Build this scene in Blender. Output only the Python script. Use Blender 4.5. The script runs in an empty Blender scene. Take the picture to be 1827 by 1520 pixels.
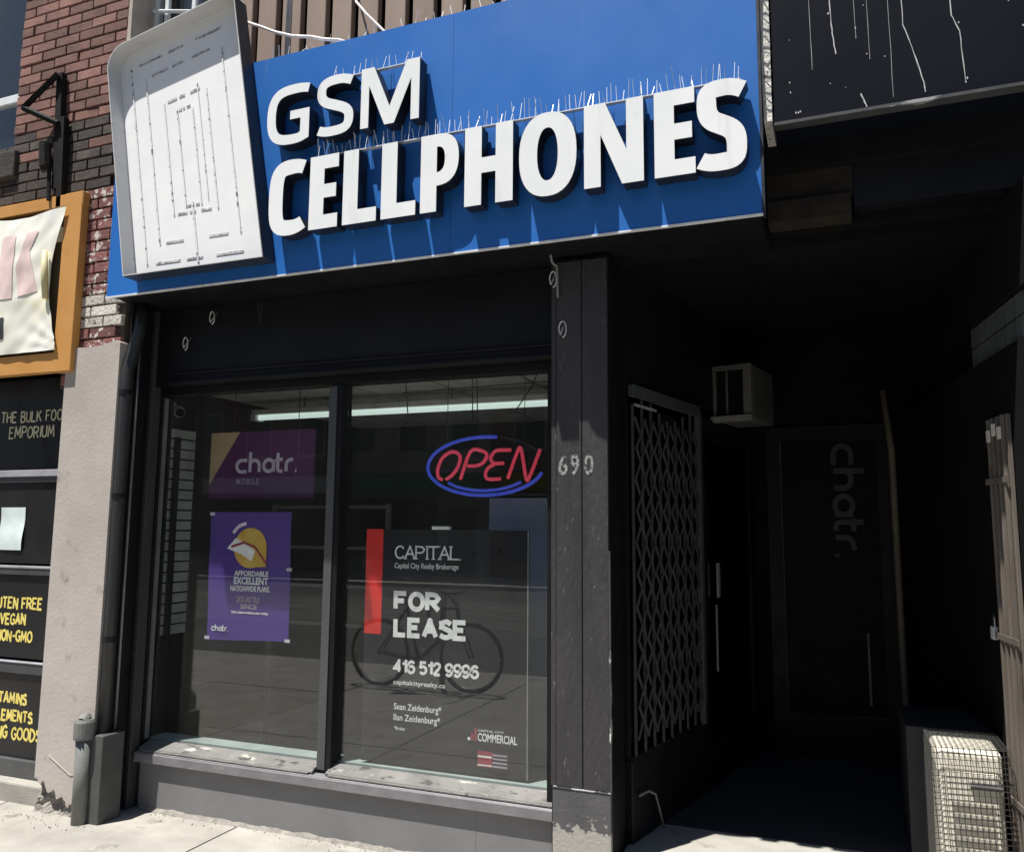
import bpy, math, random
from mathutils import Vector, Matrix, noise
from mathutils.geometry import tessellate_polygon
random.seed(11)
R = math.radians
scene = bpy.context.scene
COL = scene.collection

# ------------------------------------------------------------------ camera
cam_d = bpy.data.cameras.new('camera'); cam = bpy.data.objects.new('camera', cam_d); COL.objects.link(cam)
yaw, pitch, roll = R(21.5), R(7.118), R(0.433)
fw = Vector((-math.sin(yaw)*math.cos(pitch), math.cos(yaw)*math.cos(pitch), math.sin(pitch)))
rt = Vector((math.cos(yaw), math.sin(yaw), 0)); up = rt.cross(fw)
r2 = rt*math.cos(roll)+up*math.sin(roll); u2 = up*math.cos(roll)-rt*math.sin(roll)
m = Matrix((r2, u2, -fw)).transposed().to_4x4(); m.translation = Vector((0, -3.77, 1.6))
cam.matrix_world = m
cam_d.sensor_width = 36; cam_d.lens = 1455.8/1827*36; cam_d.clip_start = .05; cam_d.clip_end = 500
scene.camera = cam
# ------------------------------------------------------------------ light
SUN = Vector((.66, 1, -3.3)).normalized()          # the way the light travels
elev = math.asin(-SUN.z); azim = math.atan2(-SUN.x, -SUN.y)
w = bpy.data.worlds.new('World'); scene.world = w; w.use_nodes = True
nt = w.node_tree; bg = nt.nodes['Background']
sky = nt.nodes.new('ShaderNodeTexSky'); sky.sky_type = 'NISHITA'; sky.sun_disc = False
sky.sun_elevation = elev; sky.sun_rotation = azim; sky.air_density = 1; sky.dust_density = .6
nt.links.new(sky.outputs[0], bg.inputs[0]); bg.inputs[1].default_value = .05
sl = bpy.data.lights.new('sun', 'SUN'); sl.energy = 5; sl.angle = R(.5); sl.color = (1, .955, .88)
so = bpy.data.objects.new('sun', sl); COL.objects.link(so)
so.rotation_euler = SUN.to_track_quat('-Z', 'Y').to_euler(); so.location = (-6, -12, 20)
vs = scene.view_settings
vs.view_transform = 'Standard'; vs.look = 'None'; vs.exposure = .75; vs.gamma = 1; vs.use_curve_mapping = False
scene.cycles.max_bounces = 8; scene.cycles.transparent_max_bounces = 16

# ------------------------------------------------------------------ materials
MATS = {}
def M(name, col, col2=None, scale=4, rough=.6, bump=0, bscale=60, metal=0, stretch=None, spec=.4,
      spots=None, spots2=None, rand=0, coat=0, emis=None, estr=1, rvar=.12, detail=6):
    """Procedural paint/stone/metal. spots = (colour, scale, threshold, softness, stretch, (zlo,zhi) or None, roughness)"""
    if name in MATS: return MATS[name]
    mt = bpy.data.materials.new(name); mt.use_nodes = True; n = mt.node_tree.nodes; L = mt.node_tree.links
    b = n['Principled BSDF']; geo = n.new('ShaderNodeNewGeometry'); pos = geo.outputs['Position']
    def mapped(st):
        if not st: return pos
        mp = n.new('ShaderNodeMapping'); mp.inputs['Scale'].default_value = st; L.new(pos, mp.inputs[0]); return mp.outputs[0]
    def nz(sc, st=None, dt=detail):
        t = n.new('ShaderNodeTexNoise'); t.inputs['Scale'].default_value = sc; t.inputs['Detail'].default_value = dt
        t.inputs['Roughness'].default_value = .6
        L.new(mapped(st), t.inputs['Vector']); return t.outputs['Fac']
    def rng(x, a, c, lo=0., hi=1.):
        r = n.new('ShaderNodeMapRange'); L.new(x, r.inputs[0])
        for i, q in zip((1, 2, 3, 4), (a, c, lo, hi)): r.inputs[i].default_value = q
        return r.outputs[0]
    def mix(f, a, c):
        x = n.new('ShaderNodeMix'); x.data_type = 'RGBA'; L.new(f, x.inputs[0])
        for s, q in ((x.inputs[6], a), (x.inputs[7], c)):
            if hasattr(q, 'links') or hasattr(q, 'is_linked'): L.new(q, s)
            else: s.default_value = (*q, 1)
        return x.outputs[2]
    base = None
    if col2 is None: col2 = tuple(min(1, c*1.25+.002) for c in col); col = tuple(c*.86 for c in col)
    base = mix(rng(nz(scale, stretch), .3, .7), col, col2)
    if rand:
        oi = n.new('ShaderNodeObjectInfo'); h = n.new('ShaderNodeHueSaturation'); L.new(base, h.inputs['Color'])
        L.new(rng(oi.outputs['Random'], 0, 1, 1-rand, 1+rand), h.inputs['Value']); base = h.outputs[0]
    ro = rng(nz(scale*3, stretch), .25, .75, max(0, rough-rvar), min(1, rough+rvar))
    for sp in (spots, spots2):
        if not sp: continue
        f = nz(sp[1], sp[4], 8)
        if sp[5]:
            sx = n.new('ShaderNodeSeparateXYZ'); L.new(pos, sx.inputs[0])
            g = rng(sx.outputs[2], sp[5][0], sp[5][1], .5, -.5)
            ad = n.new('ShaderNodeMath'); ad.operation = 'ADD'; L.new(f, ad.inputs[0]); L.new(g, ad.inputs[1]); f = ad.outputs[0]
        base = mix(rng(f, sp[2], sp[2]+sp[3]), base, sp[0])
    L.new(base, b.inputs['Base Color']); L.new(ro, b.inputs['Roughness'])
    b.inputs['Metallic'].default_value = metal; b.inputs['Specular IOR Level'].default_value = spec
    if coat: b.inputs['Coat Weight'].default_value = coat; b.inputs['Coat Roughness'].default_value = .12
    if emis: b.inputs['Emission Color'].default_value = (*emis, 1); b.inputs['Emission Strength'].default_value = estr
    if bump:
        bp = n.new('ShaderNodeBump'); bp.inputs['Strength'].default_value = bump; bp.inputs['Distance'].default_value = .01
        L.new(nz(bscale, stretch, 5), bp.inputs['Height']); L.new(bp.outputs[0], b.inputs['Normal'])
    MATS[name] = mt; return mt
def glass_mat(name, tint=(1, 1, 1), boost=1.0, dust=0):
    mt = bpy.data.materials.new(name); mt.use_nodes = True; n = mt.node_tree.nodes; L = mt.node_tree.links
    for x in list(n):
        if x.type == 'BSDF_PRINCIPLED': n.remove(x)
    out = n['Material Output']; geo = n.new('ShaderNodeNewGeometry'); fr = n.new('ShaderNodeFresnel')
    mr = n.new('ShaderNodeMapRange'); L.new(geo.outputs['Backfacing'], mr.inputs[0])
    mr.inputs[3].default_value = 1.52; mr.inputs[4].default_value = 1/1.52
    L.new(mr.outputs[0], fr.inputs['IOR'])
    mu = n.new('ShaderNodeMath'); mu.operation = 'MULTIPLY'; mu.use_clamp = True; L.new(fr.outputs[0], mu.inputs[0]); mu.inputs[1].default_value = boost
    t = n.new('ShaderNodeBsdfTransparent'); t.inputs[0].default_value = (*tint, 1)
    g = n.new('ShaderNodeBsdfGlossy'); g.inputs['Roughness'].default_value = .004
    x = n.new('ShaderNodeMixShader'); L.new(mu.outputs[0], x.inputs[0]); L.new(t.outputs[0], x.inputs[1]); L.new(g.outputs[0], x.inputs[2])
    if dust:
        tn = n.new('ShaderNodeTexNoise'); tn.inputs['Scale'].default_value = 3; tn.inputs['Detail'].default_value = 7
        mp = n.new('ShaderNodeMapping'); mp.inputs['Scale'].default_value = (1, 1, .35); L.new(geo.outputs['Position'], mp.inputs[0]); L.new(mp.outputs[0], tn.inputs['Vector'])
        r2_ = n.new('ShaderNodeMapRange'); L.new(tn.outputs['Fac'], r2_.inputs[0]); r2_.inputs[1].default_value = .3; r2_.inputs[2].default_value = .75; r2_.inputs[3].default_value = dust*.4; r2_.inputs[4].default_value = dust*1.6
        df = n.new('ShaderNodeBsdfDiffuse'); df.inputs[0].default_value = (.7, .7, .66, 1)
        y = n.new('ShaderNodeMixShader'); L.new(r2_.outputs[0], y.inputs[0]); L.new(x.outputs[0], y.inputs[1]); L.new(df.outputs[0], y.inputs[2]); x = y
    L.new(x.outputs[0], out.inputs[0]); return mt
GLASS = glass_mat('window_glass', (.97, .985, .98), 1.25, .008)
GLASS_DARK = glass_mat('dark_glass', (.35, .38, .4))
black = M('black_paint', (.007, .0073, .009), scale=3, rough=.5, spec=.22, bump=.15, bscale=40, spots=((.022, .022, .024), 9, .66, .06, (1, 1, .3), None))
black_wood = M('black_wood_paint', (.034, .034, .037), (.055, .053, .056), scale=6, rough=.5, bump=.7, bscale=70, stretch=(1, 1, .25), spec=.3,
               spots=((.13, .126, .124), 55, .64, .05, (1, 1, .4), None))
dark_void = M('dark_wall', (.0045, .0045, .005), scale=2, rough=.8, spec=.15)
grey_paint = M('grey_paint', (.16, .16, .166), (.2, .2, .206), scale=2.2, rough=.6, bump=.12, bscale=30,
               spots=((.27, .27, .265), 7, .66, .05, (1, 1, .7), None), spots2=((.07, .07, .07), 14, .7, .04, None, None))
sill_paint = M('sill_paint', (.15, .147, .16), (.22, .215, .23), scale=7, rough=.5, bump=.2, bscale=50, spots=((.4, .4, .39), 22, .64, .06, (.3, 1, 1), None))
bead_peel = M('peeling_bead', (.11, .11, .108), (.19, .185, .18), scale=6, rough=.6, bump=.5, bscale=60, spots=((.42, .4, .37), 14, .6, .05, (.3, 1, 1), None), spots2=((.05, .05, .05), 20, .6, .04, (.4, 1, 1), None))
blue = M('blue_panel', (.018, .125, .43), (.024, .15, .5), scale=.9, rough=.38, spec=.35, rvar=.06,
         spots=((.07, .17, .42), 26, .66, .12, (1, 1, .04), None), spots2=((.012, .06, .2), 9, .66, .12, (1, 1, .08), None))
white_trim = M('white_trim', (.7, .72, .74), scale=12, rough=.5, spots=((.25, .27, .3), 14, .6, .08, (.4, 1, 1), None))
letter_face = M('letter_acrylic', (.76, .79, .8), (.83, .85, .86), scale=3, rough=.35, rvar=.08, spots=((.6, .61, .57), 7, .56, .2, (1, 1, .12), None), spots2=((.45, .44, .4), 30, .7, .06, (1, 1, .3), None))
letter_side = M('letter_return', (.012, .014, .022), scale=6, rough=.4)
box_white = M('sign_can_white', (.8, .81, .83), (.86, .87, .88), scale=5, rough=.55, spots=((.5, .5, .5), 40, .7, .05, None, None))
box_grey = M('sign_can_wall', (.55, .56, .57), (.62, .62, .61), scale=5, rough=.5, spots=((.4, .38, .34), 9, .62, .1, None, None))
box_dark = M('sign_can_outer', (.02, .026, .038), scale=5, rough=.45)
led_m = M('led_residue', (.7, .71, .72), scale=30, rough=.6, spots=((.16, .16, .16), 30, .56, .06, None, None))
brick_m = M('brick', (.165, .088, .075), (.28, .145, .118), scale=7, rough=.85, bump=.6, bscale=90, rand=.35, spots=((.3, .22, .19), 30, .68, .08, None, None))
brick_soot = M('brick_soot', (.04, .034, .032), (.09, .072, .066), scale=9, rough=.85, bump=.6, bscale=90, rand=.4, spots=((.2, .18, .17), 24, .66, .06, None, None))
brick_flake = M('brick_flaking_paint', (.17, .07, .066), (.25, .105, .095), scale=9, rough=.85, bump=.7, bscale=90, rand=.25, spots=((.62, .58, .54), 22, .55, .05, None, None))
brick_white = M('brick_white_paint', (.5, .47, .43), (.62, .59, .54), scale=9, rough=.85, bump=.9, bscale=50, rand=.2, spots=((.13, .1, .09), 30, .57, .05, None, None))
mortar = M('mortar', (.075, .06, .055), scale=20, rough=.95, bump=.5, bscale=120)
stucco = M('beige_stucco', (.37, .335, .31), (.45, .41, .385), scale=2.5, rough=.9, bump=.22, bscale=55, spots=((.27, .25, .23), 6, .62, .12, None, None), spots2=((.2, .17, .15), 45, .72, .04, (1, 1, .4), None))
rubble = M('broken_concrete', (.16, .15, .14), (.33, .31, .28), scale=14, rough=.95, bump=1, bscale=40)
concrete = M('sidewalk_concrete', (.25, .24, .215), (.37, .355, .325), scale=3.2, rough=.9, bump=.35, bscale=90, rand=.06, spots=((.13, .12, .1), 5, .6, .12, None, None), spots2=((.08, .07, .06), 34, .72, .03, None, None))
grout = M('joint_dirt', (.05, .045, .04), scale=30, rough=.95, bump=.5)
asphalt = M('asphalt', (.055, .055, .055), (.085, .083, .08), scale=1.4, rough=.9, bump=.4, bscale=150)
road_conc = M('road_concrete', (.09, .088, .08), (.125, .12, .11), scale=1.2, rough=.9, bump=.3, bscale=90)
steel = M('rail_steel', (.3, .3, .3), scale=20, rough=.35, metal=.9)
orange = M('orange_frame_paint', (.5, .24, .062), (.56, .285, .085), scale=4, rough=.6, bump=.1, bscale=30, spots=((.34, .17, .06), 10, .66, .06, (1, 1, .3), None))
banner_m = M('banner_vinyl', (.78, .77, .66), (.86, .86, .84), scale=1.8, rough=.5, spots=((.75, .72, .36), 2.4, .58, .14, None, None))
banner_pink = M('banner_pink_print', (.74, .58, .56), scale=4, rough=.5)
banner_black = M('banner_black_print', (.05, .05, .05), scale=4, rough=.5)
panel_black = M('shop_panel_black', (.013, .013, .0145), (.019, .019, .021), scale=2, rough=.32, spec=.25, spots=((.05, .055, .055), 8, .7, .06, None, None))
rail_lav = M('grey_rail', (.3, .29, .33), scale=8, rough=.5)
rail_dark = M('dark_rail', (.05, .05, .056), scale=8, rough=.45)
yellow = M('yellow_lettering', (.68, .55, .1), (.76, .66, .22), scale=30, rough=.6)
gold = M('pale_gold_lettering', (.5, .46, .28), (.6, .58, .42), scale=30, rough=.6)
paper = M('pale_paper', (.62, .72, .72), scale=4, rough=.7)
metal_black = M('black_iron', (.01, .0095, .0095), scale=14, rough=.8, spec=.2, bump=.3, bscale=60)
pipe_grey = M('grey_standpipe', (.13, .14, .135), (.19, .195, .185), scale=8, rough=.5, bump=.2, bscale=60, spots=((.5, .5, .47), 12, .67, .05, None, None))
win_white = M('white_window_paint', (.62, .64, .66), scale=8, rough=.5)
stone_dark = M('sooty_stone', (.03, .028, .027), (.06, .056, .05), scale=8, rough=.9, bump=.6, bscale=50, spots=((.3, .28, .25), 10, .68, .05, None, None))
board_m = M('brown_cladding', (.24, .175, .14), (.31, .235, .19), scale=3, rough=.7, bump=.2, bscale=40, stretch=(1, 1, .1), rand=.1, spots=((.4, .33, .28), 7, .64, .08, (1, 1, .2), None))
navy_panel = M('black_sign_panel', (.004, .0055, .0105), (.0065, .0085, .015), scale=1.6, rough=.6, spec=.05)
drip_m = M('white_drip', (.42, .43, .44), scale=40, rough=.6)
rust = M('rusty_beam', (.008, .0065, .005), (.026, .018, .012), scale=10, rough=.9, bump=.7, bscale=40)
white_brick = M('white_painted_pier', (.62, .61, .58), scale=12, rough=.85, bump=.9, bscale=40, spots=((.12, .11, .1), 16, .6, .05, None, None))
gate_m = M('gate_grey', (.075, .08, .085), scale=14, rough=.45, metal=.2)
gate_rust = M('gate_worn', (.1, .084, .07), (.19, .17, .15), scale=9, rough=.55, stretch=(1, 1, .15), spots=((.13, .08, .05), 30, .6, .06, (1, 1, .2), None))
ac_m = M('ac_casing', (.11, .11, .105), scale=6, rough=.55)
cream = M('cream_casing', (.68, .65, .54), (.76, .73, .63), scale=8, rough=.5, spots=((.34, .31, .25), 18, .66, .06, None, None))
wire_m = M('mesh_wire', (.06, .06, .058), scale=30, rough=.5, metal=.4)
floor_grey = M('vestibule_floor', (.04, .043, .047), (.055, .058, .062), scale=2.5, rough=.55, bump=.15, bscale=60)
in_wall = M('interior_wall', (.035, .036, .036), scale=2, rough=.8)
in_ceil = M('ceiling_tile', (.7, .7, .66), scale=6, rough=.9)
in_bar = M('ceiling_bar', (.03, .03, .03), scale=6, rough=.6)
slat_m = M('slatwall', (.7, .72, .73), scale=6, rough=.6)
ledge_m = M('window_ledge', (.4, .47, .46), scale=5, rough=.5)
tube_lit = M('fluorescent_tube', (.7, .75, .72), scale=4, rough=.4, emis=(.74, .9, .84), estr=.45)
white_plastic = M('white_plastic', (.6, .6, .57), scale=12, rough=.4)
purple_dark = M('plum_print', (.12, .03, .13), (.14, .036, .15), scale=2, rough=.5)
tan_print = M('tan_print', (.7, .5, .3), scale=3, rough=.5)
lilac = M('lilac_print', (.8, .7, .85), scale=20, rough=.5)
violet = M('violet_print', (.085, .04, .26), (.1, .05, .3), scale=2, rough=.4)
gold_print = M('gold_print', (.62, .36, .04), (.72, .5, .12), scale=14, rough=.5)
white_print = M('white_print', (.86, .86, .87), scale=20, rough=.5)
dim_print = M('dim_white_print', (.4, .33, .42), scale=20, rough=.5)
red_print = M('red_print', (.75, .03, .025), scale=6, rough=.4)
wine_print = M('wine_print', (.3, .04, .06), scale=6, rough=.4)
board_navy = M('board_navy', (.008, .009, .014), scale=3, rough=.35)
tape = M('clear_tape', (.6, .6, .66), scale=30, rough=.25)
neon_red = M('neon_red', (.4, .03, .06), scale=10, rough=.3, emis=(.85, .07, .13), estr=.22)
neon_blue = M('neon_blue', (.04, .06, .35), scale=10, rough=.3, emis=(.05, .09, .75), estr=.2)
neon_dead = M('neon_unlit', (.012, .013, .03), scale=10, rough=.3)
panel_blue = M('blue_grey_board', (.42, .52, .62), (.46, .56, .66), scale=2, rough=.6)
rubber = M('tyre_rubber', (.012, .012, .012), scale=30, rough=.8)
bike_blue = M('bike_frame_paint', (.03, .035, .06), scale=10, rough=.35)
chrome = M('chrome', (.5, .5, .5), scale=10, rough=.25, metal=1)
grit_m = M('grit', (.12, .11, .1), (.3, .28, .25), scale=60, rough=.9)
cable_w = M('white_cable', (.72, .68, .66), scale=20, rough=.5)
spike_m = M('clear_spike', (.62, .66, .7), scale=20, rough=.25)
num_m = M('worn_number', (.28, .28, .28), scale=60, rough=.5, spots=((.05, .05, .05), 75, .52, .05, None, None))
def far(i, c): return M('far_brick_%d' % i, c, scale=2, rough=.85)

# ------------------------------------------------------------------ mesh helpers
ROOT = {}
class MB:
    def __init__(s): s.v = []; s.f = []
    def add(s, vs, fs):
        k = len(s.v); s.v += [tuple(q) for q in vs]; s.f += [tuple(i+k for i in f) for f in fs]; return s
    def box(s, x0, x1, y0, y1, z0, z1):
        return s.add([(x0, y0, z0), (x1, y0, z0), (x1, y1, z0), (x0, y1, z0), (x0, y0, z1), (x1, y0, z1), (x1, y1, z1), (x0, y1, z1)],
                     [(3, 2, 1, 0), (4, 5, 6, 7), (0, 1, 5, 4), (1, 2, 6, 5), (2, 3, 7, 6), (3, 0, 4, 7)])
    def obox(s, o, a, b, c):
        o, a, b, c = map(Vector, (o, a, b, c)); P = [o, o+a, o+a+b, o+b, o+c, o+a+c, o+a+b+c, o+b+c]
        return s.add(P, [(3, 2, 1, 0), (4, 5, 6, 7), (0, 1, 5, 4), (1, 2, 6, 5), (2, 3, 7, 6), (3, 0, 4, 7)])
    def prism(s, outer, holes, y0, y1, mp=None, front=True, back=True, sides=True):
        """extrude an XZ outline from y0 (front) to y1"""
        mp = mp or (lambda a, d, b: (a, d, b)); rings = [outer]+list(holes); flat = [q for r in rings for q in r]; n = len(flat)
        vs = [mp(a, y0, b) for a, b in flat]+[mp(a, y1, b) for a, b in flat]; fs = []
        if front or back:
            tri = tessellate_polygon([[Vector((a, b, 0)) for a, b in r] for r in rings])
            if front: fs += [tuple(t) for t in tri]
            if back: fs += [tuple(i+n for i in reversed(t)) for t in tri]
        if sides:
            k = 0
            for r in rings:
                for i in range(len(r)):
                    a, b = k+i, k+(i+1) % len(r); fs.append((a, b, b+n, a+n))
                k += len(r)
        return s.add(vs, fs)
    def tube(s, pts, r, n=8, closed=False):
        pts = [Vector(p) for p in pts]; N = len(pts); vs = []; fs = []; ref = None
        for i, p in enumerate(pts):
            a = pts[(i-1) % N] if (closed or i) else p; b = pts[(i+1) % N] if (closed or i < N-1) else p
            t = (b-a).normalized()
            if ref is None: ref = t.orthogonal().normalized()
            ref = (ref-t*ref.dot(t)); ref = ref.normalized() if ref.length > 1e-6 else t.orthogonal().normalized()
            q = t.cross(ref); rr = r[i] if isinstance(r, (list, tuple)) else r
            vs += [p+(ref*math.cos(k*2*math.pi/n)+q*math.sin(k*2*math.pi/n))*rr for k in range(n)]
        for i in range(N if closed else N-1):
            j = (i+1) % N
            fs += [(i*n+k, i*n+(k+1) % n, j*n+(k+1) % n, j*n+k) for k in range(n)]
        if not closed: fs += [tuple(range(n-1, -1, -1)), tuple((N-1)*n+k for k in range(n))]
        return s.add(vs, fs)
    def grid(s, fn, nu, nv):
        vs = [fn(i/nu, j/nv) for j in range(nv+1) for i in range(nu+1)]
        return s.add(vs, [(j*(nu+1)+i, j*(nu+1)+i+1, (j+1)*(nu+1)+i+1, (j+1)*(nu+1)+i) for j in range(nv) for i in range(nu)])
    def build(s, name, mat, parent=None, bevel=0, smooth=False, label=None, kind=None, mats=None, matidx=None, local=False):
        off = Vector((0, 0, 0)) if local else ROOT.get(parent.name if parent else None, Vector((0, 0, 0)))
        me = bpy.data.meshes.new(name); me.from_pydata([Vector(q)-off for q in s.v], [], s.f); me.update()
        for mm in (mats or [mat]): me.materials.append(mm)
        if matidx:
            for p in me.polygons: p.material_index = matidx(p)
        if smooth:
            for p in me.polygons: p.use_smooth = True
        o = bpy.data.objects.new(name, me); COL.objects.link(o)
        if parent: o.parent = parent; ROOT[o.name] = off
        else: ROOT[o.name] = Vector((0, 0, 0))
        if bevel:
            b = o.modifiers.new('bevel', 'BEVEL'); b.width = bevel; b.segments = 2; b.limit_method = 'ANGLE'; b.angle_limit = R(40)
        if label: o['label'] = label
        if kind: o['kind'] = kind
        return o
def tag(o, label, cat, group=None):
    o['label'] = label; o['category'] = cat
    if group: o['group'] = group
    return o
def thing(name, loc, label, cat, group=None):
    o = bpy.data.objects.new(name, None); COL.objects.link(o); o.location = loc; ROOT[o.name] = Vector(loc); o.empty_display_size = .1
    return tag(o, label, cat, group)
def bx(name, mat, parent, *b, bevel=0, label=None, kind=None): return MB().box(*b).build(name, mat, parent, bevel=bevel, label=label, kind=kind)
def bez(p0, p1, p2, p3, n=10):
    return [tuple((1-t)**3*a+3*(1-t)**2*t*b+3*(1-t)*t*t*c+t**3*d for a, b, c, d in zip(p0, p1, p2, p3)) for t in (i/n for i in range(n+1))]
def chain(*segs, n=10):
    out = []
    for sgm in segs:
        q = bez(*sgm, n=n); out += q if not out else q[1:]
    return out
def sides(sp, wid):
    """left and right offsets of a spine; wid(t)"""
    Lf, Rt = [], []; N = len(sp)
    for i, p in enumerate(sp):
        a = Vector(sp[max(0, i-1)]); b = Vector(sp[min(N-1, i+1)]); t = (b-a).normalized(); nn = Vector((-t.y, t.x)); h = wid(i/(N-1))/2
        Lf.append(tuple(Vector(p)+nn*h)); Rt.append(tuple(Vector(p)-nn*h))
    for S_ in (Lf, Rt):      # where a tight bend folds the offset back, hold the point
        for i in range(1, N):
            t = Vector(sp[i])-Vector(sp[i-1])
            if (Vector(S_[i])-Vector(S_[i-1])).dot(t) < 0: S_[i] = S_[i-1]
    return Lf, Rt
def stroke(sp, wd):
    a, b = sides(sp, (lambda t: wd) if not callable(wd) else wd); return a+b[::-1]
def ribbon(b, sp, wd, y0, y1, mp=None):
    """stroke with thickness, built as a strip so tight curves stay clean"""
    mp = mp or (lambda a, d, c: (a, d, c)); Lf, Rt = sides(sp, (lambda t: wd) if not callable(wd) else wd); n = len(sp)
    vs = [mp(q[0], y, q[1]) for y in (y0, y1) for P in (Lf, Rt) for q in P]; f = []
    for i in range(n-1):
        f += [(i, i+1, n+i+1, n+i), (2*n+i, 3*n+i, 3*n+i+1, 2*n+i+1), (i, 2*n+i, 2*n+i+1, i+1), (n+i, n+i+1, 3*n+i+1, 3*n+i)]
    f += [(0, n, 3*n, 2*n), (n-1, 3*n-1, 4*n-1, 2*n-1)]
    return b.add(vs, f)
def smooth_line(P, k=5):
    Q = []; N = len(P); cl = P[0] == P[-1]
    for i in range(N-1):
        p1, p2 = P[i], P[i+1]; p0 = P[i-1] if i else (P[-2] if cl else p1); p3 = P[i+2] if i+2 < N else (P[1] if cl else p2)
        for j in range(k):
            t = j/k; Q.append(tuple(.5*(2*b+(c-a)*t+(2*a-5*b+4*c-d)*t*t+(3*b-a-3*c+d)*t**3) for a, b, c, d in zip(p0, p1, p2, p3)))
    return Q+[P[-1]]
def split_sharp(st, ext):
    out = []; cur = [st[0]]
    for i in range(1, len(st)):
        cur.append(st[i])
        if i < len(st)-1:
            a = Vector(st[i])-Vector(st[i-1]); b = Vector(st[i+1])-Vector(st[i])
            if a.angle(b) > R(62):
                out.append((cur, i)); cur = [st[i]]
    out.append((cur, -1)); res = []
    for k, (c, _) in enumerate(out):
        c = list(c)
        if k > 0: d = (Vector(c[0])-Vector(c[1])).normalized()*ext; c[0] = tuple(Vector(c[0])+d)
        if k < len(out)-1: d = (Vector(c[-1])-Vector(c[-2])).normalized()*ext; c[-1] = tuple(Vector(c[-1])+d)
        res.append(smooth_line(c, 4) if len(c) > 2 else c)
    return res
def fat(s, mat, parent, x0, x1, z0, h, y, wd, serif=0):
    """bold sans lettering, each letter a part; wd as a share of the height"""
    adv = []; x = 0
    for ch in s:
        wch = max([p[0] for st in FONT[ch] for p in st], default=.22); adv.append((ch, x)); x += wch+(wd-.03 if ch != ' ' else .1)
    tot = x+.03-wd; k = (x1-x0-wd*h)/tot
    for ch, xx in adv:
        b = MB(); i = 0
        for st in FONT[ch]:
            P = [(p[0]*k/h, wd/2+p[1]*(1-wd)) for p in st]
            for q in split_sharp(P, wd/2*.98):
                i += 1; ribbon(b, [(x0+wd*h/2+xx*k+a*h, z0+c*h) for a, c in q], wd*h, y-.0012-.0002*i, y)
            if serif:
                for (a, c) in (P[0], P[-1]):
                    if (c < .15 or c > .85) and ch not in 'C': X = x0+wd*h/2+xx*k+a*h; b.box(X-.011, X+.011, y-.0009-.00003*i, y, z0+(0 if c < .5 else h-.005), z0+(.005 if c < .5 else h))
        if b.v: b.build('letter', mat, parent)
# text from Blender's built-in face, fitted to a rectangle on a plane y = const (or a custom map)
def text_pts(s, bold=0, shear=0, spacing=1):
    cu = bpy.data.curves.new('t', 'FONT'); cu.body = s; cu.offset = bold; cu.fill_mode = 'FRONT'; cu.resolution_u = 4; cu.shear = shear
    cu.space_character = spacing
    o = bpy.data.objects.new('t', cu); COL.objects.link(o)
    dg = bpy.context.evaluated_depsgraph_get(); me = bpy.data.meshes.new_from_object(o.evaluated_get(dg))
    vs = [v.co.copy() for v in me.vertices]; fs = [tuple(p.vertices) for p in me.polygons]
    bpy.data.objects.remove(o); bpy.data.curves.remove(cu); bpy.data.meshes.remove(me); return vs, fs
def text(s, name, mat, parent, x0, x1, z0, z1, y, bold=0, shear=0, mp=None, spacing=1):
    vs, fs = text_pts(s, bold, shear, spacing)
    a0 = min(v.x for v in vs); a1 = max(v.x for v in vs); b0 = min(v.y for v in vs); b1 = max(v.y for v in vs)
    P = [(x0+(v.x-a0)/(a1-a0)*(x1-x0), z0+(v.y-b0)/(b1-b0)*(z1-z0)) for v in vs]
    mp = mp or (lambda a, b: (a, y, b))
    return MB().add([mp(a, b) for a, b in P], fs).build(name, mat, parent)
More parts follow.
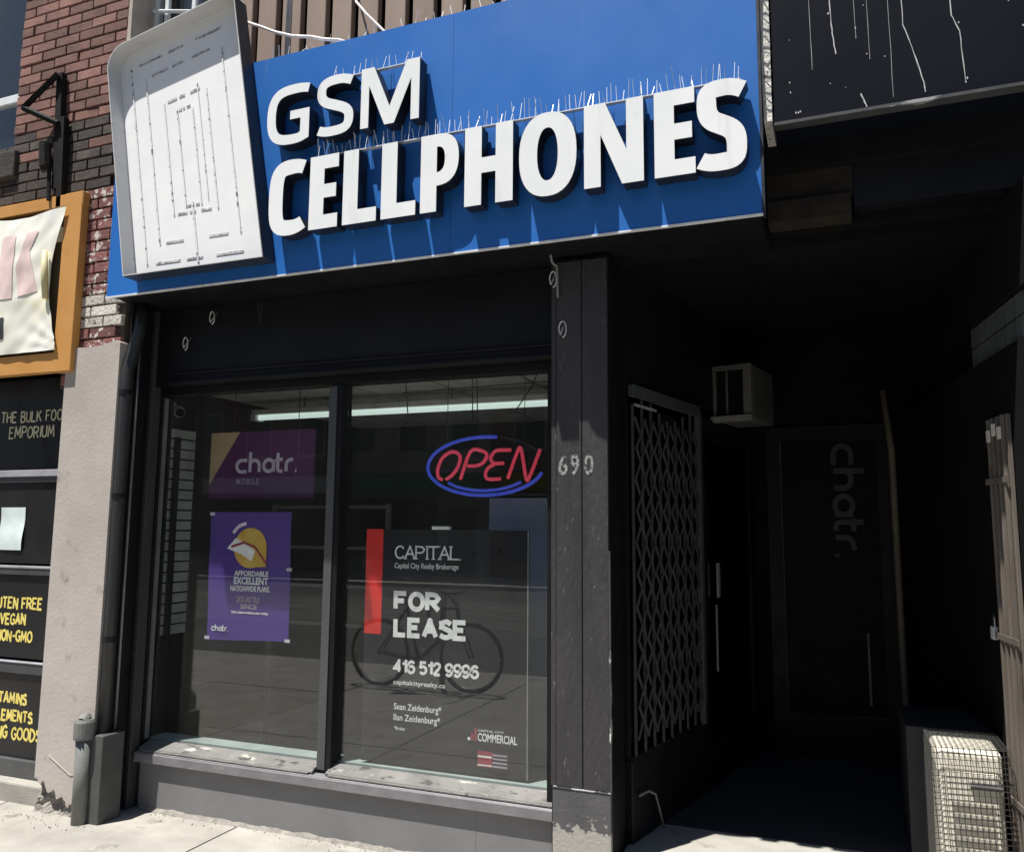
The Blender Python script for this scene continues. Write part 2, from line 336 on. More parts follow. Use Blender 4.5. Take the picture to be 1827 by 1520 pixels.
FONT = {'A': [[(0, 0), (.3, 1), (.6, 0)], [(.12, .36), (.48, .36)]], 'B': [[(0, 0), (0, 1), (.38, .98), (.48, .78), (.36, .55), (0, .53)], [(.3, .54), (.54, .38), (.5, .1), (.3, 0), (0, 0)]],
 'D': [[(0, 0), (0, 1), (.3, .95), (.55, .65), (.55, .35), (.3, .05), (0, 0)]], 'E': [[(.5, 1), (0, 1), (0, 0), (.52, 0)], [(0, .52), (.4, .52)]], 'F': [[(.5, 1), (0, 1), (0, 0)], [(0, .52), (.4, .52)]],
 'G': [[(.52, .82), (.35, 1), (.12, .9), (0, .5), (.12, .1), (.35, 0), (.54, .18), (.54, .45), (.32, .45)]], 'H': [[(0, 0), (0, 1)], [(.55, 0), (.55, 1)], [(0, .5), (.55, .5)]], 'I': [[(.1, 0), (.1, 1)]],
 'K': [[(0, 0), (0, 1)], [(.5, 1), (.02, .45)], [(.18, .6), (.54, 0)]], 'L': [[(0, 1), (0, 0), (.5, 0)]], 'M': [[(0, 0), (.08, 1), (.35, .3), (.62, 1), (.7, 0)]], 'N': [[(0, 0), (0, 1), (.52, 0), (.52, 1)]],
 'O': [[(.3, 1), (.08, .85), (0, .5), (.08, .15), (.3, 0), (.52, .15), (.6, .5), (.52, .85), (.3, 1)]], 'P': [[(0, 0), (0, 1), (.38, .96), (.52, .75), (.38, .5), (0, .48)]], 'R': [[(0, 0), (0, 1), (.38, .96), (.5, .75), (.38, .52), (0, .5)], [(.2, .5), (.54, 0)]],
 'S': [[(.5, .85), (.3, 1), (.06, .88), (.06, .65), (.3, .52), (.5, .36), (.5, .12), (.26, 0), (0, .14)]], 'T': [[(0, 1), (.6, 1)], [(.3, 1), (.3, 0)]], 'U': [[(0, 1), (0, .25), (.14, .02), (.38, .02), (.52, .25), (.52, 1)]],
 'V': [[(0, 1), (.3, 0), (.58, 1)]], 'C': [[(.52, .8), (.42, .95), (.28, 1), (.1, .88), (0, .5), (.1, .12), (.28, 0), (.42, .05), (.54, .2)]],
 '1': [[(.0, .74), (.2, .84), (.28, 1), (.28, 0)]], '2': [[(.02, .7), (.08, .9), (.28, 1), (.48, .9), (.5, .7), (.36, .45), (.02, 0)], [(.02, 0), (.52, 0)]], '4': [[(.4, 0), (.4, 1), (.0, .3), (.55, .3)]],
 '5': [[(.5, 1), (.1, 1), (.05, .5)], [(.05, .5), (.26, .64), (.46, .55), (.53, .32), (.44, .1), (.25, 0), (.02, .12)]], '6': [[(.5, .84), (.4, .97), (.26, 1), (.1, .86), (.02, .55), (.03, .25), (.12, .05), (.28, 0), (.46, .1), (.53, .3), (.46, .52), (.28, .6), (.1, .5), (.03, .32)]],
 '9': [[(.04, .16), (.14, .03), (.28, 0), (.44, .14), (.52, .45), (.51, .75), (.42, .95), (.26, 1), (.08, .9), (.01, .7), (.08, .48), (.26, .4), (.44, .5), (.51, .68)]], '-': [[(.05, .5), (.35, .5)]], ' ': []}
def hand(s, mat, parent, xr, z0, h, y, wd, sx=1.0):
    """hand-lettered line, right-aligned at xr"""
    adv = []; x = 0
    for ch in s:
        wch = max([p[0] for st in FONT[ch] for p in st], default=.25); adv.append((ch, x)); x += wch+.2
    tot = (x-.2)*h*sx; b = MB(); k = 0
    for ch, xx in adv:
        dz = random.uniform(-.05, .05)
        for st in FONT[ch]:
            P = [((xx+p[0]+random.uniform(-.02, .02))*sx, p[1]+dz) for p in st]; w_ = wd*random.uniform(.85, 1.15)
            for q in split_sharp(P, w_/h*.45):
                k += 1; ribbon(b, [(xr-tot+a*h, z0+c*h) for a, c in q], w_, y-.0008-.00015*(k % 7), y)
        if b.v: b.build('letter', mat, parent)
        b = MB()

# ================================================================== GROUND
g = bx('ground', asphalt, None, -150, 150, -200, 30, -.6, -.165); g['kind'] = 'structure'
rd = bx('road', road_conc, None, -60, 60, -17.4, -4.75, -.164, -.13); rd['kind'] = 'structure'
for y in (-9.2, -10.7, -12.0, -13.5): bx('rail', steel, rd, -60, 60, y-.035, y+.035, -.1299, -.124)
bx('asphalt_strip', asphalt, rd, -60, 60, -8.6, -4.76, -.1298, -.126)
bx('asphalt_strip', asphalt, rd, -60, 60, -17.39, -14.2, -.1298, -.126)
kb = bx('kerb', concrete, None, -60, 60, -4.75, -4.58, -.2, -.004, bevel=.02); kb['kind'] = 'structure'
fs_ = bx('pavement', concrete, None, -60, 60, -21, -17.4, -.2, -.01, bevel=.02); fs_['kind'] = 'structure'
sw = bx('sidewalk', grout, None, -12, 8, -4.577, .9, -.3, -.022); sw['kind'] = 'structure'
xs = [-3.045+1.5*i for i in range(-5, 8)]
for i in range(len(xs)-1):
    for (y0, y1) in ((-4.57, -3.05), (-3.05, -1.52), (-1.52, .14)):
        j = random.uniform(-.0015, .0015)
        b = MB(); a0, a1 = xs[i]+.006, xs[i+1]-.006
        def top(u, v, a0=a0, a1=a1, y0=y0, y1=y1, j=j):
            x = a0+(a1-a0)*u; y = y0+.006+(y1-y0-.012)*v
            return (x, y, j+.004*(noise.noise(Vector((x*1.3, y*1.3, 0)))))
        b.box(a0, a1, y0+.006, y1-.006, -.02, -.006); b.grid(top, 8, 8)
        b.build('slab', concrete, sw)

# ================================================================== SHOPFRONT (frame, window, pillar)
shop = thing('shopfront', (-2.5, 0, 0), 'black painted shopfront with a wide two-pane window under the blue sign', 'shopfront')
# bulkhead under the window, wobbly left end
bx('bulkhead', grey_paint, shop, -3.765, -1.19, 0, .06, -.01, .262, bevel=.004)
bx('bulkhead_seam', sill_paint, shop, -1.66, -1.655, -.0015, .01, .0, .26)
b = MB()
def fil(u, v):
    x = -3.74+2.5*u; n_ = noise.noise(Vector((x*9, 0, 3)))*.5+noise.noise(Vector((x*31, 0, 1)))*.3
    d = (.012+.022*abs(n_)+.004)*(1-v); h = (.012+.018*max(0, .4+n_))*v
    return (x, -d-.001, .001+h)
b.grid(fil, 160, 3); b.build('mortar_fillet', rubble, shop, smooth=True)
# sill: front nosing + sloped bead
s = MB(); s.prism([(-.032, .262), (-.032, .308), (-.026, .317), (.02, .322), (.02, .262)], [], -3.775, -1.205, mp=lambda a, d, b: (d, a, b))
s.build('sill', sill_paint, shop, bevel=.003)
for (x0, x1) in ((-3.765, -2.585), (-2.505, -1.245)):
    q = MB().prism([(-.012, .3235), (-.012, .333), (.06, .364), (.074, .366), (.074, .3235)], [], x0, x1, mp=lambda a, d, b: (d, a, b))
    q.build('glazing_bead', bead_peel, shop, bevel=.002)
    MB().prism([(-.024, .3225), (-.024, .328), (-.0125, .331), (-.0125, .3225)], [], x0+.02, x1-.02, mp=lambda a, d, b: (d, a, b)).build('glazing_bead', bead_peel, shop)
# frame members
bx('window_frame', black, shop, -3.845, -3.79, .03, .12, .3245, 2.43, bevel=.004)
bx('window_frame', M('frame_edge', (.13, .13, .13), scale=8, rough=.5), shop, -3.789, -3.778, .045, .07, .37, 2.37)
bx('window_frame', black, shop, -3.789, -1.24, .03, .12, 2.382, 2.429, bevel=.003)
bx('window_frame', black, shop, -1.298, -1.232, .0, .12, .325, 2.381, bevel=.003)
bx('mullion', black, shop, -2.58, -2.497, .02, .12, .3245, 2.381, bevel=.004)
bx('mullion_edge', M('mullion_worn', (.07, .075, .08), scale=5, rough=.4, stretch=(1, 1, .1)), shop, -2.578, -2.53, .014, .0195, .34, 2.37)
for (x0, x1) in ((-3.789, -2.581), (-2.496, -1.299)):
    bx('pane', GLASS, shop, x0, x1, .076, .082, .366, 2.381)
# fascia between window head and sign
bx('fascia', black, shop, -3.843, -.957, -.02, .1, 2.43, 2.899, bevel=.003)
bx('fascia', black, shop, -3.843, -.232, -.0195, .1, 2.8995, 4.0)
bx('fascia_moulding', black, shop, -3.68, -1.242, -.05, -.0205, 2.432, 2.452, bevel=.004)
bx('fascia_moulding', black, shop, -3.68, -1.242, -.035, -.0205, 2.492, 2.506, bevel=.004)
# pillar at the right: boards above a flaking plinth
bx('pillar_core', black, shop, -1.238, -.958, -.1, .2, -.02, 2.9)
bx('pillar_board', black_wood, shop, -1.2385, -1.214, -.115, -.1005, .452, 2.88, bevel=.002)
bx('pillar_board', black_wood, shop, -1.211, -1.088, -.122, -.1005, .452, 2.88, bevel=.003)
bx('pillar_board', black_wood, shop, -1.084, -.962, -.122, -.1005, .452, 2.88, bevel=.003)
plinth_m = M('plinth_flaking', (.07, .07, .075), (.1, .1, .105), scale=6, rough=.6, bump=.3, bscale=60,
             spots=((.34, .33, .305), 34, .52, .03, None, (.17, .42)), spots2=((.5, .5, .48), 60, .7, .03, None, None))
bx('plinth', plinth_m, shop, -1.226, -.957, -.128, -.1005, -.02, .448, bevel=.004)
bx('plinth_flashing', M('flashing', (.36, .36, .37), scale=20, rough=.5, spots=((.06, .06, .06), 18, .5, .05, None, None)), shop, -1.226, -.957, -.131, -.1005, .4481, .4515)
bx('corner_bead', M('chipped_bead', (.05, .05, .05), scale=20, rough=.6, spots=((.6, .6, .58), 16, .6, .03, (1, 1, .25), None)), shop, -.9615, -.953, -.126, -.112, .452, 1.5)
for dgt, x0, x1 in (('6', -1.2, -1.155), ('9', -1.141, -1.098), ('0', -1.074, -1.03)):
    t = text(dgt, 'house_number', num_m, shop, x0, x1, 1.845, 1.945, -.1235, bold=.02)
# left jamb: black boards on the side of the party pier
bx('jamb_board', black, shop, -3.8446, -3.83, -.2, .029, .0, 2.9)
bx('jamb_moulding', black_wood, shop, -3.8298, -3.8, -.045, .028, .0, 2.9, bevel=.005)
bx('jamb_moulding', black, shop, -3.8298, -3.812, -.13, -.08, .0, 2.9, bevel=.006)

# ================================================================== BLUE SIGN
sign = thing('fascia_sign', (-2.05, -.2, 2.9), 'long blue fascia sign with raised white capital letters above the shop window', 'sign')
SX0, SX1, SZ0, SZ1, SY = -3.869, -.231, 2.906, 4.132, -.36
bx('panel', blue, sign, SX0, SX1, SY, -.335, SZ0, SZ1)
bx('cabinet', black, sign, SX0+.01, SX1-.01, -.3345, -.021, SZ0+.004, SZ1-.002)
bx('trim', white_trim, sign, SX0-.003, SX1+.003, SY-.005, SY+.012, SZ0-.008, SZ0-.0005)
bx('trim', box_dark, sign, SX1+.0005, SX1+.012, SY-.004, -.3, SZ0, SZ1+.005)
bx('trim', blue, sign, SX0, SX1, SY+.002, -.3, SZ1+.0005, SZ1+.012)
bx('panel_joint', letter_side, sign, -1.6712, -1.67, SY-.0005, SY+.01, SZ0+.001, SZ1-.001)
def rect(x0, x1, y0, y1): return [(x0, y0), (x1, y0), (x1, y1), (x0, y1)]
def sup(cx, cy, a, b, n=40, e=2.35):
    out = []
    for k in range(n):
        t = 2*math.pi*k/n; c, s_ = math.cos(t), math.sin(t)
        out.append((cx+a*math.copysign(abs(c)**(2/e), c), cy+b*math.copysign(abs(s_)**(2/e), s_)))
    return out
def gl_E(w, t, h): return [(0, 0), (w, 0), (w, h), (t, h), (t, .5-h*.46), (w*.93, .5-h*.46), (w*.93, .5+h*.54), (t, .5+h*.54), (t, 1-h), (w, 1-h), (w, 1), (0, 1)], []
def gl_L(w, t, h): return [(0, 0), (w, 0), (w, h), (t, h), (t, 1), (0, 1)], []
def gl_H(w, t, h): return [(0, 0), (t, 0), (t, .5-h*.55), (w-t, .5-h*.55), (w-t, 0), (w, 0), (w, 1), (w-t, 1), (w-t, .5+h*.5), (t, .5+h*.5), (t, 1), (0, 1)], []
def gl_N(w, t, h): return [(0, 0), (t*.88, 0), (t*.88, .62), (w-t*1.12, 0), (w, 0), (w, 1), (w-t*.88, 1), (w-t*.88, .4), (t*1.12, 1), (0, 1)], []
def gl_M(w, t, h): return [(0, 0), (t*.85, 0), (t*.85, .7), (w*.5-t*.5, 0), (w*.5+t*.5, 0), (w-t*.85, .7), (w-t*.85, 0), (w, 0), (w, 1), (w-t*1.35, 1), (w*.5, .29), (t*1.35, 1), (0, 1)], []
def gl_O(w, t, h): return sup(w/2, .5, w/2, .515), [sup(w/2, .5, w/2-t*1.02, .515-h*1.02, e=2.2)]
def gl_P(w, t, h):
    o = [(0, 0), (t, 0), (t, .33), (w*.45, .33)]+bez((w*.45, .33), (w*.85, .33), (w, .47), (w, .67), 10)[1:]+bez((w, .67), (w, .88), (w*.85, 1), (w*.48, 1), 10)[1:]+[(0, 1)]
    hl = [(t, .5), (w*.42, .5)]+bez((w*.42, .5), (w*.58, .5), (w*.64, .56), (w*.64, .67), 8)[1:]+bez((w*.64, .67), (w*.64, .78), (w*.58, .835), (w*.44, .835), 8)[1:]+[(t, .835)]
    return o, [hl]
def c_sp(w, t, h, end):
    a = t/2; q = h/2
    return chain(((w*.97, .985-q), (w*.82, 1.02-q), (w*.7, 1.015-q), (w*.62, 1.015-q)), ((w*.62, 1.015-q), (w*.25, 1.015-q), (a, .85), (a, .5)),
                 ((a, .5), (a, .13), (w*.25, q-.015), (w*.62, q-.015)), ((w*.62, q-.015), (w*.75, q-.015), (w*.86, q), (end, q+.04)))
def gl_C(w, t, h): return ('rib', c_sp(w, t, h, w*.97), lambda u: h+(t-h)*max(0, math.sin(math.pi*u))**1.5), []
def gl_G(w, t, h):
    Lf, Rt = sides(c_sp(w, t, h, w*.93), lambda u: h+(t-h)*max(0, math.sin(math.pi*u))**1.5)
    # Lf is the outer or inner side depending on direction: going counter-clockwise the left side is inside
    inner, outer = Lf, Rt
    return outer[:-2]+[(w, .05), (w, .56), (w*.55, .56), (w*.55, .56-h*.95), (w-t, .56-h*.95), (w-t, h+.02)]+inner[:-6][::-1], []
def gl_S(w, t, h):
    q = h/2
    sp = chain(((w*.93, .955-q), (w*.78, 1.0-q), (w*.68, 1.015-q), (w*.56, 1.015-q)), ((w*.56, 1.015-q), (w*.2, 1.015-q), (t*.5, .88), (t*.5, .735)),
               ((t*.5, .735), (t*.5, .56), (w*.38, .54), (w*.5, .5)), ((w*.5, .5), (w*.66, .45), (w-t*.5, .42), (w-t*.5, .265)),
               ((w-t*.5, .265), (w-t*.5, .1), (w*.78, q-.015), (w*.42, q-.015)), ((w*.42, q-.015), (w*.28, q-.015), (w*.16, q), (w*.07, q+.03)))
    return ('rib', sp, lambda u: h+(t-h)*.9*max(0, math.sin(math.pi*u))**2), []
LETTERS = [('G', gl_G, -2.712, -2.447, 0), ('S', gl_S, -2.402, -2.18, 0), ('M', gl_M, -2.138, -1.808, 0),
           ('C', gl_C, -2.677, -2.458, 1), ('E', gl_E, -2.426, -2.256, 1), ('L', gl_L, -2.226, -2.033, 1), ('L', gl_L, -2.006, -1.816, 1), ('P', gl_P, -1.79, -1.589, 1),
           ('H', gl_H, -1.557, -1.314, 1), ('O', gl_O, -1.283, -1.009, 1), ('N', gl_N, -.974, -.707, 1), ('E', gl_E, -.66, -.487, 1), ('S', gl_S, -.48, -.274, 1)]
for ch, fn, x0, x1, row in LETTERS:
    z0, H = ((3.575, .316), (3.086, .386))[row]; t, h = ((.17, .155), (.222, .185))[row]
    o, hs = fn((x1-x0)/H, t, h)
    if o[0] == 'rib':
        sp_ = [(x0+a*H, z0+c*H) for a, c in o[1]]; wf = lambda u, f=o[2]: f(u)*H
        body = ribbon(MB(), sp_, wf, -.447, SY-.012).build('letter', letter_side, sign, label='raised white capital letter %s with black sides' % ch)
        ribbon(MB(), sp_, wf, -.45, -.4472).build('letter_face', letter_face, body)
        continue
    T = lambda r: [(x0+a*H, z0+c*H) for a, c in r]
    hs = [T(q) for q in hs]; o = T(o)
    body = MB().prism(o, hs, -.447, SY-.012, back=True, front=False).build('letter', letter_side, sign, label='raised white capital letter %s with black sides' % ch)
    MB().prism(o, hs, -.45, -.4472).build('letter_face', letter_face, body)
# ================================================================== PHONE-SHAPED SIGN CAN
can = thing('phone_sign_can', (-3.3, -.36, 2.97), 'tilted white phone-shaped sign can with its face missing, left end of the blue sign', 'sign')
th = R(10.3); cu_, su_ = math.cos(th), math.sin(th)
UV = lambda u, v: (u*cu_-v*su_, u*su_+v*cu_)
U0, U1, VT, ZB = -3.055, -2.118, 5.0, 2.977
def vb(u): return (ZB-u*su_)/cu_       # v where the can is cut level at the bottom
def can_path(i, rad0=.13, rad1=.05):
    u0, u1, vt = U0+i, U1-i, VT-i; zb = ZB+i
    vbf = lambda u: (zb-u*su_)/cu_
    P = [(u0, vbf(u0))]
    ra, rb = max(.01, rad0-i), max(.005, rad1-i)
    P += [(u0+ra-ra*math.cos(k*math.pi/16), vt-ra+ra*math.sin(k*math.pi/16)) for k in range(9)]
    P += [(u1-rb+rb*math.sin(k*math.pi/16), vt-rb+rb*math.cos(k*math.pi/16)) for k in range(9)]
    P += [(u1, vbf(u1))]
    return [UV(*q) for q in P]
outer, inner = can_path(0), can_path(.005)
CY0, CY1 = -.46, -.3625
n_ = len(outer)
def wall_part(i0, i1, name):
    b = MB(); ids = [i % n_ for i in range(i0, i1+1)]
    for a, c in zip(ids, ids[1:]):
        o0, o1, p1, p0 = outer[a], outer[c], inner[c], inner[a]
        ring = [(o0, 0), (o1, 0), (p1, 1), (p0, 1)]
        vsx = [(q[0], CY0, q[1]) for q, _ in ring]+[(q[0], CY1, q[1]) for q, _ in ring]
        b.add(vsx, [(0, 1, 2, 3), (7, 6, 5, 4), (0, 4, 5, 1), (2, 6, 7, 3)]+([(1, 5, 6, 2)] if c == ids[-1] else [])+([(0, 3, 7, 4)] if a == ids[0] else []))
    return b.build(name, box_grey, can, mats=[box_grey, box_dark], matidx=lambda p: 1 if (p.normal.x > .3 and p.center.x > .35) or (p.normal.z < -.8 and p.center.z < .05) else 0)  # right and under faces take the near-black shade colour
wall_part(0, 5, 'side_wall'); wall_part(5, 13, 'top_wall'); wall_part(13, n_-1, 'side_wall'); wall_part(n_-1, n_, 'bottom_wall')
MB().prism(can_path(.0055), [], -.366, CY1-.0005).build('back_panel', box_white, can)
# near-black skins put the shade of the right side and underside into colour
bx('shade_bottom_skin', box_dark, can, outer[0][0]+.004, outer[-1][0], CY0+.003, CY1, ZB-.004, ZB-.0008)
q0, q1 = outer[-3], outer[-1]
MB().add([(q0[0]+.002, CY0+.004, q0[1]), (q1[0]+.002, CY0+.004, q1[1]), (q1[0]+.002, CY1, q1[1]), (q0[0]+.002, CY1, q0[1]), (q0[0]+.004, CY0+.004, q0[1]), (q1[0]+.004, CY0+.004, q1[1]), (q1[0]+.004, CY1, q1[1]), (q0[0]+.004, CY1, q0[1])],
         [(0, 1, 2, 3), (4, 5, 6, 7), (0, 1, 5, 4), (1, 2, 6, 5), (2, 3, 7, 6), (3, 0, 4, 7)]).build('shade_side_skin', box_dark, can)
# LED strips left on the back panel, nested loops
led_clip = M('led_clip', (.5, .5, .5), scale=30, rough=.7, spots=((.22, .22, .22), 40, .48, .1, None, None), spots2=((.75, .75, .75), 25, .6, .05, None, None))
def strip(u0, v0, u1, v1, wd, mt=None):
    d = Vector((u1-u0, v1-v0)).normalized()*1; nn = Vector((-d.y, d.x))*wd/2
    P = [UV(u0+nn.x, v0+nn.y), UV(u0-nn.x, v0-nn.y), UV(u1-nn.x, v1-nn.y), UV(u1+nn.x, v1+nn.y)]
    return MB().prism(P, [], -.3715 if not mt else -.3685, -.3662).build('led_strip', mt or led_m, can)
for k, (a0, a1, zt, zb_) in enumerate(((.10, .93, .11, .085), (.21, .8, .21, .2), (.335, .66, .42, .36), (.43, .545, .5, .4))):
    u0, u1 = U0+(U1-U0)*a0, U0+(U1-U0)*a1; v1 = VT-zt; V = lambda u: vb(u)+zb_
    strip(u0, V(u0), u0, v1, .009); strip(u1, V(u1), u1, v1-.02, .009)
    for f0, f1 in ((.08, .3), (.36, .5), (.62, .85)):
        a, c_ = u0+(u1-u0)*f0, u0+(u1-u0)*f1
        strip(a, v1, c_, v1, .015, led_clip)
        if k != 1 or f0 != .36: strip(a, V(a), c_, V(c_), .013, led_clip)
strip(U0+.56, VT-1.1, U0+.56, VT-.38, .006); strip(U0+.45, vb(U0+.45)+.06, U0+.45, vb(U0+.45)+.42, .012)

# ================================================================== bird spikes and cables
def spikes(x0, x1, z, y, n, hmin, hmax, label, lean=.012, r=.0016):
    o = thing('bird_spike_strip', (x0, y, z), label, 'bird spikes', 'bird spike strips on the sign')
    bx('base', spike_m, o, x0, x1, y-.012, y+.012, z, z+.005)
    b = MB()
    for i in range(n):
        x = x0+(x1-x0)*(i+random.uniform(.1, .9))/n; h = random.uniform(hmin, hmax)
        b.tube([(x, y+random.uniform(-.01, .01), z+.004), (x+random.uniform(-lean, lean), y+random.uniform(-.03, .03), z+h)], r, 4)
    b.build('spikes', spike_m, o, kind='stuff')
spikes(-2.44, -.3, 3.487, -.4, 95, .05, .105, 'bird spikes running along the tops of the lower row of letters')
spikes(-2.36, -1.815, 3.899, -.4, 16, .05, .09, 'short row of bird spikes above the upper letters S and M')
spikes(-2.82, -.3, 4.146, -.33, 46, .04, .085, 'bird spikes along the top edge of the blue sign', lean=.03)
c = MB().tube([(-3.1, -.2, 4.5), (-3.012, -.3, 4.448), (-2.9, -.3, 4.39), (-2.812, -.3, 4.341), (-2.68, -.31, 4.28), (-2.547, -.32, 4.24), (-2.46, -.33, 4.2), (-2.36, -.335, 4.17), (-2.3, -.3, 4.155)], .009, 6)
tag(c.build('cable', cable_w, None, smooth=True), 'thick white cable drooping from the phone-shaped can to the sign top', 'cable')
c = MB().tube([(-2.5, -.03, 4.8), (-2.36, -.2, 4.53), (-2.297, -.28, 4.41), (-2.22, -.3, 4.31), (-2.101, -.31, 4.177), (-2.06, -.3, 4.15)], .007, 6)
tag(c.build('cable', cable_w, None, smooth=True), 'white cable hanging down the brown cladding to the sign', 'cable')

# ================================================================== cladding above
cl = thing('cladding_wall', (-1.8, .02, 3), 'brown vertical board cladding with dark grooves above the blue sign', 'wall')
bx('backing', dark_void, cl, -3.34, 1.6, .03, .1, 2.95, 6)
bm_ = MB().box(-.066, .066, -.03, .02, -1.0, 1.0).build('board', board_m, cl, bevel=.006, local=True)
x = -3.27; first = True
while x < 1.5:
    o = bm_ if first else bm_.copy()
    if not first: COL.objects.link(o); o.parent = cl
    first = False; o.location = Vector((x, .0, 5.0))-ROOT[cl.name]; x += .178
cg = MB().tube([(-2.93, -.03, 4.05), (-2.93, -.03, 6)], .018, 10)
tag(cg.build('conduit', M('grey_conduit', (.45, .46, .48), scale=10, rough=.4, metal=.3), None, smooth=True), 'thin grey conduit running up the brown cladding', 'conduit')

# ================================================================== left brick building
bw = thing('brick_wall', (-4.4, -.1, 2.5), 'red brick wall of the left building with a sooty band above the orange sign', 'wall')
bx('mortar_core', mortar, bw, -5.9, -3.34, -.215, .1, 3.6, 4.02)
bx('mortar_core', mortar, bw, -4.93, -3.99, -.215, .1, 4.0205, 6)
bx('mortar_core', mortar, bw, -5.9, -4.931, -.05, .1, 4.0205, 4.024)
bx('mortar_core', mortar, bw, -4.36, -3.872, -.215, .1, 2.42, 3.5995)
bb = {}
def brick(x, z, wd, mt, dz=0):
    key = (round(wd, 3), mt.name)
    if key not in bb:
        h = .029; a = wd/2
        me = MB().box(-a, a, -.02, .02, -h, h); o = me.build('brick', mt, bw, bevel=.004, local=True); bb[key] = o
    else:
        o = bb[key].copy(); COL.objects.link(o); o.parent = bw
    o.location = Vector((x+random.uniform(-.002, .002), -.217+random.uniform(-.005, .003), z))-ROOT[bw.name]
    o.rotation_euler = (random.uniform(-.01, .01), random.uniform(-.006, .006), random.uniform(-.01, .01))
for ci in range(42):
    z = 2.465+ci*.068
    lo, hi = (-4.335, -3.875) if z < 3.62 else (-4.925, -3.995)
    if 3.62 < z < 4.05: lo = -5.3
    if z > 5.35: break
    x = lo-(.1 if ci % 2 else 0)
    while x < hi-.03:
        a, c_ = max(lo, x), min(hi, x+.2)
        if c_-a > .04:
            if z < 2.76: mt = brick_flake
            elif z < 2.95: mt = brick_white
            elif z < 3.66: mt = brick_flake
            elif z < 3.92: mt = brick_soot
            elif z < 4.1: mt = brick_soot if random.random() < .5 else brick_m
            else: mt = brick_m
            brick((a+c_)/2, z, round(c_-a, 2), mt)
        x += .211
# upstairs windows
def sash(name, x0, x1, z0, zm, z1, y, label, glass):
    o = thing(name, ((x0+x1)/2, y, z0), label, 'window')
    bx('frame', win_white, o, x1-.035, x1, y, y+.06, z0, z1); bx('frame', win_white, o, x0, x0+.035, y, y+.06, z0, z1)
    bx('rail', win_white, o, x0+.036, x1-.036, y+.005, y+.05, zm-.03, zm+.03, bevel=.004)
    bx('rail', win_white, o, x0+.036, x1-.036, y, y+.05, z0, z0+.045, bevel=.004)
    bx('pane', glass, o, x0+.036, x1-.036, y+.02, y+.026, z0+.046, zm-.031)
    bx('pane', glass, o, x0+.036, x1-.036, y+.03, y+.036, zm+.031, z1)
    bx('room_dark', dark_void, o, x0, x1, y+.07, y+.1, z0, z1)
    return o
sash('sash_window', -5.9, -4.935, 4.03, 4.47, 5.9, -.15, 'white-railed sash window in the brick wall at the top left', GLASS)
st = MB().box(-5.9, -4.86, -.27, -.2, 3.83, 4.02)
tag(st.build('stone_sill', stone_dark, None, bevel=.012), 'sooty dark stone sill under the sash window at the top left', 'sill')
wb = sash('barred_window', -3.99, -3.36, 4.2, 4.62, 6, -.06, 'narrow window with white bars behind the phone-shaped can', GLASS)
for xx in (-3.84, -3.62): bx('bar', win_white, wb, xx-.014, xx+.014, -.085, -.062, 4.3, 6)
MB().tube([(-3.93, -.1, 4.86), (-3.4, -.1, 4.73)], .012, 6).build('bar', win_white, wb)
bx('casing', M('casing_beige', (.4, .35, .3), scale=6, rough=.7), wb, -4.0, -3.965, -.235, -.065, 4.1, 6)
# bracket on the brick
br = thing('sign_bracket', (-4.5, -.24, 3.6), 'black iron sign bracket bolted to the brick wall above the orange sign', 'bracket')
MB().obox((-4.485, -.285, 3.68), (.05, 0, 0), (0, .04, 0), (-.035, 0, .78)).build('backplate', metal_black, br, bevel=.003)
MB().obox((-4.43, -.29, 3.55), (.045, 0, 0), (0, .04, 0), (-.03, 0, .6)).build('backplate', metal_black, br, bevel=.003)
MB().tube([(-4.485, -.3, 4.44), (-4.72, -.34, 4.235)], .02, 6).build('arm', metal_black, br)
MB().tube([(-4.72, -.34, 4.235), (-4.45, -.3, 4.1)], .02, 6).build('arm', metal_black, br)
MB().tube([(-4.54, -.31, 3.98), (-4.52, -.31, 3.82)], .035, 8).build('junction_box', metal_black, br)
MB().tube([(-4.5, -.3, 3.85), (-4.48, -.3, 3.6)], .012, 6).build('conduit', metal_black, br)

# ================================================================== beige pier and pipes
pier = thing('pier', (-4.06, -.15, 0), 'beige stucco pier between the two shops with a broken foot', 'pier')
J = [(-4.27, .185), (-4.235, .155), (-4.2, .175), (-4.165, .115), (-4.12, .135), (-4.09, .085), (-4.05, .105), (-4.0, .05), (-3.955, .09), (-3.93, .1), (-3.905, .17), (-3.885, .2), (-3.846, .21)]
J2 = []
for (a, c), (d, e) in zip(J, J[1:]):
    J2 += [(a, c)]+[(a+(d-a)*k/4+random.uniform(-.005, .005), c+(e-c)*k/4+random.uniform(-.016, .016)) for k in (1, 2, 3)]
J2.append(J[-1])
P = J2+[(-3.846, 2.66), (-3.88, 2.675), (-3.97, 2.655), (-4.1, 2.645), (-4.18, 2.652), (-4.27, 2.64)]
MB().prism(P, [], -.262, -.16).build('stucco', stucco, pier)
bx('core', stucco, pier, -4.268, -3.8465, -.159, .1, .0, 2.41)
b = MB()
def rub(u, v):
    x = -4.262+.41*u; z = -.01+.23*v; n1 = noise.noise(Vector((x*14, z*14, 2)))+.6*noise.noise(Vector((x*37, z*37, 5)))
    return (x, -.205+.03*n1-.05*(1-v)**2, z)
b.grid(rub, 26, 14); b.build('broken_footing', rubble, pier)
cr = MB().prism(stroke([(-4.17, .31), (-4.09, .27), (-4.0, .225), (-3.9, .235)], .006), [], -.2655, -.2622)
cr.build('crack_ridge', stucco, pier)
sp = thing('standpipe', (-3.88, -.3, 0), 'grey standpipe with a capped collar at the foot of the beige pier', 'pipe')
MB().tube([(-3.862, -.305, -.01), (-3.868, -.305, .45)], .04, 18).build('pipe', pipe_grey, sp, smooth=True)
